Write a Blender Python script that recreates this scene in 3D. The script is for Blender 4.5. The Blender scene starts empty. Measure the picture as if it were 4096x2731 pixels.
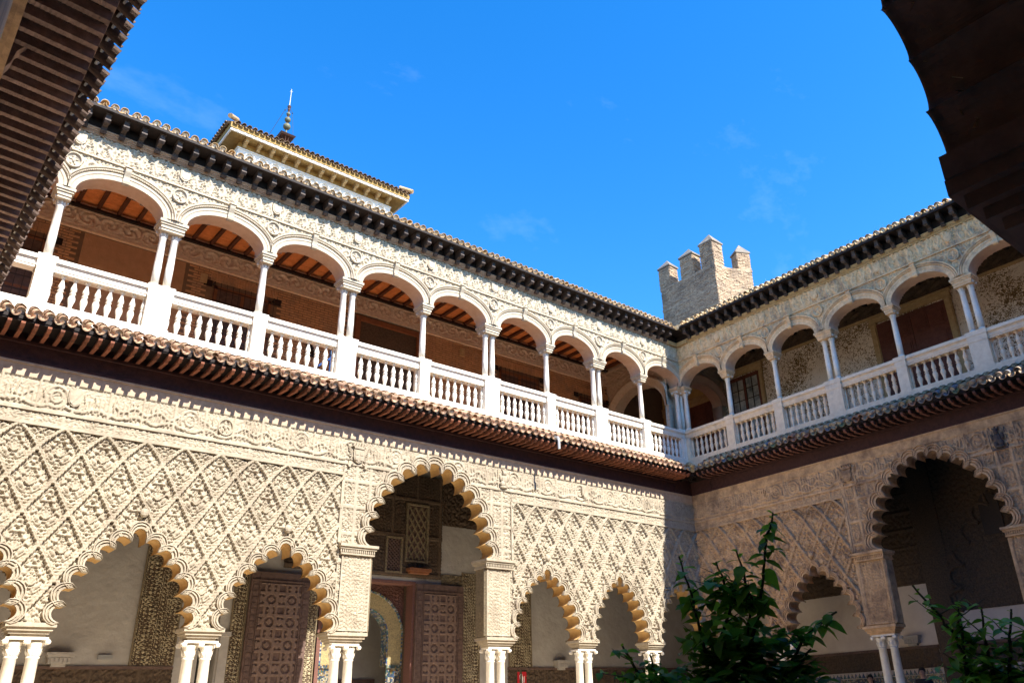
import bpy, math, random
import numpy as np
from mathutils import Vector, Matrix
random.seed(11)
rng = np.random.default_rng(5)
scene = bpy.context.scene
COL = scene.collection
PI = math.pi

# ------------------------------------------------------------------ camera
CAM = Vector((-21.5085, -17.5337, 1.65))
yaw, pit, rol = 0.740697, 0.427484, -0.0421443
fwd = Vector((math.sin(yaw)*math.cos(pit), math.cos(yaw)*math.cos(pit), math.sin(pit)))
rgt = Vector((math.cos(yaw), -math.sin(yaw), 0))
upv = rgt.cross(fwd)
r2 = rgt*math.cos(rol) + upv*math.sin(rol)
u2 = -rgt*math.sin(rol) + upv*math.cos(rol)
cd = bpy.data.cameras.new('camera'); cam = bpy.data.objects.new('camera', cd); COL.objects.link(cam)
cam.matrix_world = Matrix(((r2.x, u2.x, -fwd.x, CAM.x), (r2.y, u2.y, -fwd.y, CAM.y), (r2.z, u2.z, -fwd.z, CAM.z), (0, 0, 0, 1)))
cd.sensor_width = 36; cd.lens = 28.47; cd.shift_x = -0.0528; cd.shift_y = 0.001
cd.clip_start = 0.05; cd.clip_end = 5000
scene.camera = cam

# ------------------------------------------------------------------ world, sun, exposure
SUN = Vector((0.141, -0.952, 1.0)).normalized()          # direction towards the sun
elev = math.asin(SUN.z)
world = bpy.data.worlds.new('World'); scene.world = world; world.use_nodes = True
nt = world.node_tree; nt.nodes.clear()
def wn(t, **kw):
    n = nt.nodes.new(t)
    for k, v in kw.items(): setattr(n, k, v)
    return n
sky = wn('ShaderNodeTexSky', sky_type='NISHITA'); sky.sun_disc = False
sky.sun_elevation = elev; sky.sun_rotation = math.atan2(SUN.x, SUN.y)
sky.altitude = 50; sky.air_density = 1.0; sky.dust_density = 0.3; sky.ozone_density = 3.0
hs = wn('ShaderNodeHueSaturation'); hs.inputs['Saturation'].default_value = 1.38; hs.inputs['Value'].default_value = .80; hs.inputs['Hue'].default_value = .505
tc = wn('ShaderNodeTexCoord'); mp = wn('ShaderNodeMapping'); mp.inputs['Scale'].default_value = (1.2, 2.6, 3.4)
nz = wn('ShaderNodeTexNoise'); nz.inputs['Scale'].default_value = 2.3; nz.inputs['Detail'].default_value = 9; nz.inputs['Roughness'].default_value = .62
rp = wn('ShaderNodeValToRGB'); rp.color_ramp.elements[0].position = .60; rp.color_ramp.elements[1].position = .95
mul = wn('ShaderNodeMath', operation='MULTIPLY'); mul.inputs[1].default_value = .08
mx = wn('ShaderNodeMix', data_type='RGBA'); mx.inputs[7].default_value = (6.5, 7.5, 9.0, 1)
bg = wn('ShaderNodeBackground'); bg.inputs['Strength'].default_value = 0.15
ow = wn('ShaderNodeOutputWorld')
L = nt.links.new
L(sky.outputs[0], hs.inputs['Color']); L(hs.outputs[0], mx.inputs[6])
L(tc.outputs['Generated'], mp.inputs[0]); L(mp.outputs[0], nz.inputs['Vector']); L(nz.outputs[0], rp.inputs[0]); L(rp.outputs[0], mul.inputs[0]); L(mul.outputs[0], mx.inputs[0])
L(mx.outputs[2], bg.inputs[0]); L(bg.outputs[0], ow.inputs[0])
sd = bpy.data.lights.new('sun', 'SUN'); sd.energy = 3.7; sd.angle = math.radians(.5); sd.color = (1, .95, .86)
sun = bpy.data.objects.new('sun', sd); COL.objects.link(sun); sun.location = (0, 0, 40)
sun.rotation_euler = SUN.to_track_quat('Z', 'Y').to_euler()
scene.cycles.max_bounces = 12; scene.cycles.diffuse_bounces = 8
scene.view_settings.view_transform = 'Standard'; scene.view_settings.look = 'None'
scene.view_settings.exposure = 1.75; scene.view_settings.gamma = 1; scene.view_settings.use_curve_mapping = False

# ------------------------------------------------------------------ materials
M = {}
def mat(name, c1, c2=None, scale=6.0, rough=.85, bump=.0, bscale=40., detail=6, c3=None, c3pos=.62, rand=0., spec=.3, tint=None):
    m = bpy.data.materials.new(name); m.use_nodes = True
    t = m.node_tree; b = t.nodes['Principled BSDF']; b.inputs['Roughness'].default_value = rough
    b.inputs['Specular IOR Level'].default_value = spec
    lk = t.links.new
    geo = t.nodes.new('ShaderNodeNewGeometry')
    n = t.nodes.new('ShaderNodeTexNoise'); n.inputs['Scale'].default_value = scale; n.inputs['Detail'].default_value = detail; n.inputs['Roughness'].default_value = .65
    lk(geo.outputs['Position'], n.inputs['Vector'])
    cr = t.nodes.new('ShaderNodeValToRGB'); e = cr.color_ramp.elements
    c2 = c2 or tuple(x*.8 for x in c1)
    e[0].position = .3; e[0].color = (*c2, 1); e[1].position = .68; e[1].color = (*c1, 1)
    lk(n.outputs[0], cr.inputs[0]); out = cr.outputs[0]
    if c3:   # large weathering stains
        n3 = t.nodes.new('ShaderNodeTexNoise'); n3.inputs['Scale'].default_value = scale*.22; n3.inputs['Detail'].default_value = 8; n3.inputs['Roughness'].default_value = .7
        lk(geo.outputs['Position'], n3.inputs['Vector'])
        r3 = t.nodes.new('ShaderNodeValToRGB'); r3.color_ramp.elements[0].position = c3pos-.1; r3.color_ramp.elements[1].position = c3pos+.1
        lk(n3.outputs[0], r3.inputs[0])
        mm = t.nodes.new('ShaderNodeMix'); mm.data_type = 'RGBA'; mm.inputs[7].default_value = (*c3, 1)
        lk(r3.outputs[0], mm.inputs[0]); lk(out, mm.inputs[6]); out = mm.outputs[2]
    if rand or tint:
        oi = t.nodes.new('ShaderNodeObjectInfo')
        if tint:
            r4 = t.nodes.new('ShaderNodeValToRGB'); r4.color_ramp.interpolation = 'CONSTANT'
            els = r4.color_ramp.elements
            for i, (p, c) in enumerate(tint):
                el = els[i] if i < 2 else els.new(p)
                el.position = p; el.color = (*c, 1)
            lk(oi.outputs['Random'], r4.inputs[0])
            mm = t.nodes.new('ShaderNodeMix'); mm.data_type = 'RGBA'; mm.blend_type = 'MULTIPLY'; mm.inputs[0].default_value = 1
            lk(out, mm.inputs[6]); lk(r4.outputs[0], mm.inputs[7]); out = mm.outputs[2]
        if rand:
            hv = t.nodes.new('ShaderNodeHueSaturation'); ma = t.nodes.new('ShaderNodeMapRange')
            ma.inputs['To Min'].default_value = 1-rand; ma.inputs['To Max'].default_value = 1+rand
            lk(oi.outputs['Random'], ma.inputs[0]); lk(ma.outputs[0], hv.inputs['Value']); lk(out, hv.inputs['Color']); out = hv.outputs[0]
    lk(out, b.inputs['Base Color'])
    if bump:
        nb = t.nodes.new('ShaderNodeTexNoise'); nb.inputs['Scale'].default_value = bscale; nb.inputs['Detail'].default_value = 5
        lk(geo.outputs['Position'], nb.inputs['Vector'])
        bp = t.nodes.new('ShaderNodeBump'); bp.inputs['Strength'].default_value = bump; bp.inputs['Distance'].default_value = .02
        lk(nb.outputs[0], bp.inputs['Height']); lk(bp.outputs[0], b.inputs['Normal'])
    M[name] = m
    return m
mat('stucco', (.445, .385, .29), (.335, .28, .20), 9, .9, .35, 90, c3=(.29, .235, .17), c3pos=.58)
mat('soffit', (.60, .40, .17), (.42, .25, .09), 5, .8, .2, 40)
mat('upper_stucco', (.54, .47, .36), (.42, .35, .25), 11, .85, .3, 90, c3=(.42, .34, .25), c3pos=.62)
mat('bounce_warmed_stucco', (.84, .60, .35), (.60, .405, .22), 10, .9, .35, 90, c3=(.36, .26, .18), c3pos=.58)  # copy of the upper stucco, lighter and warmer in place of bounce light
mat('bounce_warmed_lower', (.68, .46, .27), (.45, .295, .165), 9, .9, .4, 90, c3=(.26, .17, .11), c3pos=.56)  # copy of the arcade stucco with warm bounce light put into its colour
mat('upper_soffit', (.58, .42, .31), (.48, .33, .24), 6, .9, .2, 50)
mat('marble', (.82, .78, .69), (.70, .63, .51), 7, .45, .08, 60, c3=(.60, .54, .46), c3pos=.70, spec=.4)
mat('band_stucco', (.80, .66, .48), (.62, .49, .34), 12, .9, .3, 60)
mat('near_stucco', (.24, .135, .095), (.12, .068, .052), 5, .9, .5, 14)  # stucco colour darkened to stand in for weaker light under the near arch
mat('cornice_band', (.54, .41, .29), (.40, .29, .20), 9, .9, .3, 60)  # stucco tinted brown to offset blue skylight in the shade under the eave
mat('cornice', (.52, .37, .25), (.34, .235, .16)
    , 14, .8, .3, 60)
mat('marble_old_warmed', (.87, .71, .51), (.72, .56, .38), 7, .5, .1, 60, c3=(.50, .42, .33), c3pos=.64)  # weathered beige marble, colour warmed further to offset blue skylight
mat('terracotta', (.52, .27, .14), (.42, .20, .10), 6, .7)
mat('cornice_', (.36, .26, .18), (.22, .15, .11), 14, .8, .3, 60)
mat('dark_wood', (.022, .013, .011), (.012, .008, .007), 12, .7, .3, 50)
mat('plate_wood', (.075, .030, .026), (.035, .015, .014), 10, .7, .3, 50)
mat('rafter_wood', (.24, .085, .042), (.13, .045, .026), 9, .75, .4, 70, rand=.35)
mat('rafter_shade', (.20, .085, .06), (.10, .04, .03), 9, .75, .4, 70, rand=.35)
mat('rafter_near', (.42, .28, .22), (.22, .14, .11), 9, .8, .4, 70, rand=.2)
mat('bracket_wood', (.085, .062, .052), (.035, .025, .022), 14, .6, .4, 60, rand=.35)
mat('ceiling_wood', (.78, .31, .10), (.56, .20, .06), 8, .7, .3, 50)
TINTS = [(0, (1, 1, 1)), (.35, (1.1, .75, .62)), (.5, (.95, 1, .8)), (.66, (1.3, 1.15, .95)), (.84, (.45, .62, .95)), (.92, (.5, .72, .5))]
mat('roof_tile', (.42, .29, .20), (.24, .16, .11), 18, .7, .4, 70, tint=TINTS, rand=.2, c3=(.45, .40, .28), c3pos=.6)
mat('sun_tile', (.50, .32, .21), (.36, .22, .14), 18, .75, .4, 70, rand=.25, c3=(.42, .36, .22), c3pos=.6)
mat('upper_tile', (.50, .34, .17), (.32, .20, .09), 18, .75, .4, 70, rand=.25, c3=(.55, .50, .40), c3pos=.6)
mat('mortar', (.66, .63, .56), (.40, .38, .31), 30, .95, .6, 70)
mat('plaster', (.40, .375, .34), (.33, .305, .275), 2.2, .9, 1.0, 7, c3=(.29, .265, .235), c3pos=.62)
mat('plaster_warm', (.62, .55, .47), (.54, .46, .39), 2.5, .9, .4, 6, c3=(.44, .36, .30), c3pos=.66)
mat('inner_relief', (.46, .39, .25), (.28, .23, .15), 26, .85, .4, 60)
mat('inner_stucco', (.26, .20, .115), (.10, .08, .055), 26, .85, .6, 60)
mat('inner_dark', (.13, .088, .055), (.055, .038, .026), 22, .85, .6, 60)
mat('door_wood', (.15, .095, .075), (.075, .045, .036), 9, .65, .3, 50)
mat('red_door', (.17, .062, .042), (.10, .036, .026), 8, .6, .3, 40)
mat('frame_wood', (.26, .105, .045), (.17, .065, .03), 9, .6, .3, 40)
mat('ochre_stone', (.52, .38, .20), (.38, .26, .12), 9, .85, .3, 60)
mat('gold_arch', (.46, .36, .16), (.20, .16, .09), 30, .8, .6, 60)
mat('door_inlay', (.20, .13, .10), (.12, .08, .062), 14, .6)
mat('red_trim', (.20, .085, .06), (.11, .06, .05), 25, .8, .4, 60)
mat('brick', (.62, .35, .17), (.42, .23, .11), 7, .9, .4, 60, c3=(.30, .21, .14), c3pos=.6)
mat('brick_bed', (.22, .14, .085), (.16, .10, .06), 9, .95, .4, 60)
mat('brown_plaster', (.48, .28, .15), (.38, .22, .115), 5, .95, .5, 30)
mat('tower_brick', (.56, .42, .28), (.26, .18, .115), 7.5, .9, .4, 60, c3=(.20, .15, .11), c3pos=.57)
mat('tower_bed', (.30, .24, .18), (.22, .17, .13), 6, .95, .4, 60)
mat('tower_cap', (.33, .28, .22), (.15, .13, .11), 5, .95, .5, 40, c3=(.18, .16, .14), c3pos=.55)
mat('ground_stone', (.76, .64, .48), (.66, .55, .41), 1.5, .7, .1, 12)
mat('soil', (.09, .06, .04), (.05, .035, .025), 8, .95, .5, 20)
mat('white_wall', (.80, .78, .72), (.72, .69, .62), 3, .9, .2, 30)
mat('belvedere_ochre', (.42, .28, .10), (.26, .17, .06), 6, .9, .2, 30)
mat('belvedere_tile', (.26, .17, .10), (.13, .09, .055), 18, .8, .4, 70, rand=.3)
mat('yellow_wall', (.60, .44, .17), (.46, .32, .12), 6, .9, .2, 30)
mat('iron', (.025, .022, .02), (.05, .03, .02), 20, .6)
mat('bronze', (.17, .19, .12), (.10, .09, .06), 20, .55)
mat('copper', (.10, .045, .03), (.05, .025, .02), 20, .55)
mat('steel', (.55, .56, .55), (.4, .4, .4), 20, .35)
mat('blue_paint', (.03, .09, .28), (.02, .06, .2), 8, .5)
mat('glass_blue', (.10, .20, .34), (.06, .13, .25), 2, .1, spec=.6)
mat('red_sign', (.55, .02, .03), (.50, .02, .03), 2, .5)
mat('sign_white', (.82, .82, .80), (.78, .78, .76), 2, .5)
mat('grey_plastic', (.30, .30, .29), (.24, .24, .23), 5, .6)
mat('bulb', (.75, .38, .05), (.6, .28, .03), 8, .4)
mat('leaf', (.135, .27, .022), (.065, .145, .014), 5, .5, rand=.5, spec=.12)
mat('leaf_young', (.27, .48, .045), (.15, .32, .025), 5, .45, rand=.35, spec=.22)
mat('stem', (.05, .055, .025), (.03, .03, .018), 14, .8)
mat('skin', (.50, .29, .20), (.44, .25, .17), 6, .6)
mat('hair_dark', (.02, .015, .012), (.03, .022, .016), 30, .6)
mat('hair_grey', (.20, .19, .18), (.10, .09, .08), 30, .7)
mat('cloth_white', (.62, .63, .66), (.55, .56, .6), 6, .9)
mat('cloth_dark', (.02, .022, .03), (.015, .016, .02), 6, .9)
mat('cloth_blue', (.10, .16, .28), (.07, .12, .22), 6, .9)
mat('cloth_red', (.35, .08, .07), (.28, .06, .05), 6, .9)
mat('shield_dark', (.10, .085, .08), (.06, .05, .05), 12, .8, .4, 50)

def azulejo(name, cols, sx, sz):
    """tiled dado: small square glazed tiles coloured in a star-like checker"""
    m = bpy.data.materials.new(name); m.use_nodes = True; t = m.node_tree; lk = t.links.new
    b = t.nodes['Principled BSDF']; b.inputs['Roughness'].default_value = .3
    geo = t.nodes.new('ShaderNodeNewGeometry'); mpn = t.nodes.new('ShaderNodeMapping'); mpn.inputs['Scale'].default_value = (sx, sx, sz)
    lk(geo.outputs['Position'], mpn.inputs[0])
    v = t.nodes.new('ShaderNodeTexVoronoi'); v.feature = 'F1'; v.distance = 'CHEBYCHEV'; v.inputs['Randomness'].default_value = .35; v.inputs['Scale'].default_value = 1
    lk(mpn.outputs[0], v.inputs['Vector'])
    sep = t.nodes.new('ShaderNodeSeparateColor'); lk(v.outputs['Color'], sep.inputs[0])
    r = t.nodes.new('ShaderNodeValToRGB'); r.color_ramp.interpolation = 'CONSTANT'
    for i, c in enumerate(cols):
        el = r.color_ramp.elements[i] if i < 2 else r.color_ramp.elements.new(i/len(cols))
        el.position = i/len(cols); el.color = (*c, 1)
    lk(sep.outputs[0], r.inputs[0]); 
    r2_ = t.nodes.new('ShaderNodeValToRGB'); r2_.color_ramp.elements[0].position = .30; r2_.color_ramp.elements[1].position = .36
    r2_.color_ramp.elements[0].color = (1, 1, 1, 1); r2_.color_ramp.elements[1].color = (.55, .5, .42, 1)
    lk(v.outputs['Distance'], r2_.inputs[0])
    mm = t.nodes.new('ShaderNodeMix'); mm.data_type = 'RGBA'; mm.blend_type = 'MULTIPLY'; mm.inputs[0].default_value = .7
    lk(r.outputs[0], mm.inputs[6]); lk(r2_.outputs[0], mm.inputs[7]); lk(mm.outputs[2], b.inputs['Base Color'])
    M[name] = m
for q, c in (('leaf', (.10, .26, .02)), ('leaf_young', (.22, .45, .04))):
    t_ = M[q].node_tree; b_ = t_.nodes['Principled BSDF']; o_ = t_.nodes['Material Output']
    tr = t_.nodes.new('ShaderNodeBsdfTranslucent'); tr.inputs[0].default_value = (*c, 1); ms = t_.nodes.new('ShaderNodeMixShader'); ms.inputs[0].default_value = .35
    t_.links.new(b_.outputs[0], ms.inputs[1]); t_.links.new(tr.outputs[0], ms.inputs[2]); t_.links.new(ms.outputs[0], o_.inputs['Surface'])
azulejo('azulejo', [(.05, .08, .14), (.30, .27, .2), (.06, .11, .09), (.24, .15, .05), (.03, .05, .10), (.35, .33, .27)], 26, 26)
azulejo('azulejo_blue', [(.04, .10, .20), (.10, .22, .20), (.42, .42, .38), (.05, .08, .22), (.30, .24, .10)], 22, 22)

def gilded(name):
    m = bpy.data.materials.new(name); m.use_nodes = True; t = m.node_tree; lk = t.links.new
    b = t.nodes['Principled BSDF']; b.inputs['Roughness'].default_value = .8
    geo = t.nodes.new('ShaderNodeNewGeometry')
    n1 = t.nodes.new('ShaderNodeTexNoise'); n1.inputs['Scale'].default_value = 13; n1.inputs['Detail'].default_value = 5; n1.inputs['Distortion'].default_value = 1.6
    n2 = t.nodes.new('ShaderNodeTexNoise'); n2.inputs['Scale'].default_value = .8; n2.inputs['Detail'].default_value = 6
    for n in (n1, n2): lk(geo.outputs['Position'], n.inputs['Vector'])
    ad = t.nodes.new('ShaderNodeMath'); ad.operation = 'MULTIPLY_ADD'; ad.inputs[1].default_value = .55; lk(n2.outputs[0], ad.inputs[0]); lk(n1.outputs[0], ad.inputs[2])
    r = t.nodes.new('ShaderNodeValToRGB'); e = r.color_ramp.elements
    e[0].position = .70; e[0].color = (.34, .22, .09, 1); e[1].position = .77; e[1].color = (.80, .71, .58, 1)
    el = r.color_ramp.elements.new(.62); el.color = (.12, .075, .03, 1)
    lk(ad.outputs[0], r.inputs[0]); lk(r.outputs[0], b.inputs['Base Color'])
    bp = t.nodes.new('ShaderNodeBump'); bp.inputs['Strength'].default_value = .5; bp.inputs['Distance'].default_value = .03
    lk(n1.outputs[0], bp.inputs['Height']); lk(bp.outputs[0], b.inputs['Normal'])
    M[name] = m
gilded('gilded_wall')

# ------------------------------------------------------------------ builders
ROOT = {}
def fix(o, label=None, cat=None, group=None, kind=None):
    if label: o['label'] = label
    if cat: o['category'] = cat
    if group: o['group'] = group
    if kind: o['kind'] = kind
    return o
def thing(name, loc, label, cat, group=None):
    o = bpy.data.objects.new(name, None); COL.objects.link(o); o.location = loc
    ROOT[o.name] = Vector(loc); o.empty_display_size = .3
    return fix(o, label, cat, group)
class Frame:
    def __init__(s, o, es, ed, rot):
        s.o = o; s.es = es; s.ed = ed; s.rot = rot; s.flip = es[0]*ed[1]-es[1]*ed[0] < 0
    def p(s, a, d, z): return (s.o[0]+s.es[0]*a+s.ed[0]*d, s.o[1]+s.es[1]*a+s.ed[1]*d, z)
FA = Frame((0, 0), (-1, 0), (0, -1), PI)
FB = Frame((0, 0), (0, -1), (-1, 0), PI/2)
FC = Frame((-21.74, 0), (0, -1), (1, 0), -PI/2)
FD = Frame((0, -16.89), (-1, 0), (0, 1), 0)
class MB:
    def __init__(s): s.v = []; s.f = []; s.m = []; s.cur = 0
    def add(s, vs, fs):
        o = len(s.v); s.v += [tuple(map(float, v)) for v in vs]; s.f += [tuple(i+o for i in f) for f in fs]; s.m += [s.cur]*len(fs); return s
    def box(s, x0, x1, y0, y1, z0, z1):
        v = [(x0, y0, z0), (x1, y0, z0), (x1, y1, z0), (x0, y1, z0), (x0, y0, z1), (x1, y0, z1), (x1, y1, z1), (x0, y1, z1)]
        return s.add(v, [(0, 3, 2, 1), (4, 5, 6, 7), (0, 1, 5, 4), (1, 2, 6, 5), (2, 3, 7, 6), (3, 0, 4, 7)])
    def frustum(s, cx, cy, z0, z1, a0, b0, a1, b1):
        v = [(cx+i*a0, cy+j*b0, z0) for i, j in ((-1, -1), (1, -1), (1, 1), (-1, 1))]+[(cx+i*a1, cy+j*b1, z1) for i, j in ((-1, -1), (1, -1), (1, 1), (-1, 1))]
        return s.add(v, [(0, 3, 2, 1), (4, 5, 6, 7), (0, 1, 5, 4), (1, 2, 6, 5), (2, 3, 7, 6), (3, 0, 4, 7)])
    def prism(s, pts, d0, d1):        # outline in (s, z) extruded along depth
        n = len(pts); v = [(p[0], d0, p[1]) for p in pts]+[(p[0], d1, p[1]) for p in pts]
        return s.add(v, [tuple(range(n)), tuple(range(2*n-1, n-1, -1))]+[(i, i+n, (i+1) % n+n, (i+1) % n) for i in range(n)])
    def profile(s, pts, a0, a1):      # outline in (d, z) extruded along s
        n = len(pts); v = [(a0, p[0], p[1]) for p in pts]+[(a1, p[0], p[1]) for p in pts]
        return s.add(v, [tuple(range(n)), tuple(range(2*n-1, n-1, -1))]+[(i, i+n, (i+1) % n+n, (i+1) % n) for i in range(n)])
    def lathe(s, prof, n, cx=0, cy=0, cap=True):
        v = []
        for r, z in prof: v += [(cx+r*math.cos(2*PI*k/n), cy+r*math.sin(2*PI*k/n), z) for k in range(n)]
        f = [(i*n+k, i*n+(k+1) % n, (i+1)*n+(k+1) % n, (i+1)*n+k) for i in range(len(prof)-1) for k in range(n)]
        if cap: f += [tuple(range(n-1, -1, -1)), tuple(range((len(prof)-1)*n, len(prof)*n))]
        return s.add(v, f)
    def tube(s, pts, r, n=6):
        pts = [Vector(p) for p in pts]; rs = r if isinstance(r, (list, tuple)) else [r]*len(pts)
        v = []
        for i, p in enumerate(pts):
            t = (pts[min(i+1, len(pts)-1)]-pts[max(i-1, 0)]).normalized()
            a = t.cross(Vector((.31, .2, .93))).normalized(); b = t.cross(a)
            v += [tuple(p+(a*math.cos(2*PI*k/n)+b*math.sin(2*PI*k/n))*rs[i]) for k in range(n)]
        f = [(i*n+k, i*n+(k+1) % n, (i+1)*n+(k+1) % n, (i+1)*n+k) for i in range(len(pts)-1) for k in range(n)]
        f += [tuple(range(n-1, -1, -1)), tuple(range((len(pts)-1)*n, len(pts)*n))]
        return s.add(v, f)
    def sphere(s, c, r, n=10, sc=(1, 1, 1)):
        m = n//2+1; pr = [(math.sin(PI*i/m), -math.cos(PI*i/m)) for i in range(m+1)]
        v = []
        for q, z in pr: v += [(c[0]+sc[0]*r*max(q, .001)*math.cos(2*PI*k/n), c[1]+sc[1]*r*max(q, .001)*math.sin(2*PI*k/n), c[2]+sc[2]*r*z) for k in range(n)]
        return s.add(v, [(i*n+k, i*n+(k+1) % n, (i+1)*n+(k+1) % n, (i+1)*n+k) for i in range(m) for k in range(n)])
    def mesh(s, name, mats, fr=None, off=(0, 0, 0), smooth=False):
        me = bpy.data.meshes.new(name)
        vs = [fr.p(*v) for v in s.v] if fr else s.v
        vs = [(x-off[0], y-off[1], z-off[2]) for x, y, z in vs]
        fs = [f[::-1] for f in s.f] if (fr and fr.flip) else s.f
        me.from_pydata(vs, [], fs); me.update()
        for m_ in (mats if isinstance(mats, (list, tuple)) else [mats]): me.materials.append(M[m_])
        me.polygons.foreach_set('material_index', s.m)
        if smooth: me.polygons.foreach_set('use_smooth', [True]*len(s.f))
        return me
    def build(s, name, mats, parent=None, fr=None, smooth=False):
        root = parent
        while root is not None and root.parent is not None: root = root.parent
        off = root.location if root is not None else (0, 0, 0)
        me = s.mesh(name, mats, fr, off, smooth)
        o = bpy.data.objects.new(name, me); COL.objects.link(o)
        if parent is not None: o.parent = parent
        return o
def inst(name, me, parent, loc, rot=(0, 0, 0), scale=None):
    """an object sharing a mesh; loc is a world position for a direct part, else local"""
    o = bpy.data.objects.new(name, me); COL.objects.link(o)
    if parent is not None:
        o.parent = parent
        loc = Vector(loc)-parent.location if parent.parent is None else loc
    o.location = loc; o.rotation_euler = rot
    if scale: o.scale = scale
    return o
def structure(o): o['kind'] = 'structure'; return o

# ---- numpy height fields for carved stucco
def hashn(i, j, k=0):
    h = np.sin(i*127.1+j*311.7+k*74.7)*43758.5453
    return h-np.floor(h)
def vnoise(x, y, k=0):
    i = np.floor(x); j = np.floor(y); u = x-i; v = y-j; u = u*u*(3-2*u); v = v*v*(3-2*v)
    return (hashn(i, j, k)*(1-u)+hashn(i+1, j, k)*u)*(1-v)+(hashn(i, j+1, k)*(1-u)+hashn(i+1, j+1, k)*u)*v
def sst(a, b, x):
    t = np.clip((x-a)/(b-a), 0, 1); return t*t*(3-2*t)
def inpoly(S, Z, poly):
    poly = np.asarray(poly); ins = np.zeros(S.shape, bool)
    bb = (S >= poly[:, 0].min()) & (S <= poly[:, 0].max()) & (Z >= poly[:, 1].min()) & (Z <= poly[:, 1].max())
    s = S[bb]; z = Z[bb]; r = np.zeros(s.shape, bool)
    x0, y0 = poly[-1]
    for x1, y1 in poly:
        if y0 != y1:
            c = ((y0 > z) != (y1 > z)) & (s < (x1-x0)*(z-y0)/(y1-y0)+x0); r ^= c
        x0, y0 = x1, y1
    ins[bb] = r
    return ins
def hfield(name, fr, s0, s1, z0, z1, step, H, holes, d0, m, parent, smooth=True, above=None):
    ns = max(2, int(round((s1-s0)/step))+1); nz_ = max(2, int(round((z1-z0)/step))+1)
    sv = np.linspace(s0, s1, ns); zv = np.linspace(z0, z1, nz_)
    S, Z = np.meshgrid(sv, zv); D = d0+(H(S, Z) if H else np.zeros(S.shape))
    Sc = (S[:-1, :-1]+S[1:, 1:])/2; Zc = (Z[:-1, :-1]+Z[1:, 1:])/2
    keep = np.ones(Sc.shape, bool)
    for h in holes: keep &= ~inpoly(Sc, Zc, h)
    if above is not None: keep &= np.maximum(np.maximum(D[:-1, :-1], D[1:, :-1]), np.maximum(D[:-1, 1:], D[1:, 1:])) > d0+above
    idx = np.arange(ns*nz_).reshape(nz_, ns)
    q = np.stack([idx[:-1, :-1], idx[:-1, 1:], idx[1:, 1:], idx[1:, :-1]], -1)[keep]
    used = np.unique(q); rm = np.full(ns*nz_, -1); rm[used] = np.arange(len(used)); q = rm[q]
    s = S.ravel()[used]; z = Z.ravel()[used]; d = D.ravel()[used]
    root = parent
    while root is not None and root.parent is not None: root = root.parent
    off = root.location if root is not None else Vector((0, 0, 0))
    co = np.empty((len(used), 3), np.float32)
    co[:, 0] = fr.o[0]+fr.es[0]*s+fr.ed[0]*d-off[0]; co[:, 1] = fr.o[1]+fr.es[1]*s+fr.ed[1]*d-off[1]; co[:, 2] = z-off[2]
    if not fr.flip: q = q[:, ::-1]
    me = bpy.data.meshes.new(name); me.vertices.add(len(co)); me.vertices.foreach_set('co', co.ravel())
    me.loops.add(len(q)*4); me.loops.foreach_set('vertex_index', np.ascontiguousarray(q).ravel().astype(np.int32))
    me.polygons.add(len(q)); me.polygons.foreach_set('loop_start', np.arange(0, len(q)*4, 4, dtype=np.int32))
    me.update(calc_edges=True); me.materials.append(M[m])
    if smooth: me.polygons.foreach_set('use_smooth', np.ones(len(q), bool))
    o = bpy.data.objects.new(name, me); COL.objects.link(o)
    if parent is not None: o.parent = parent
    return o

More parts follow.
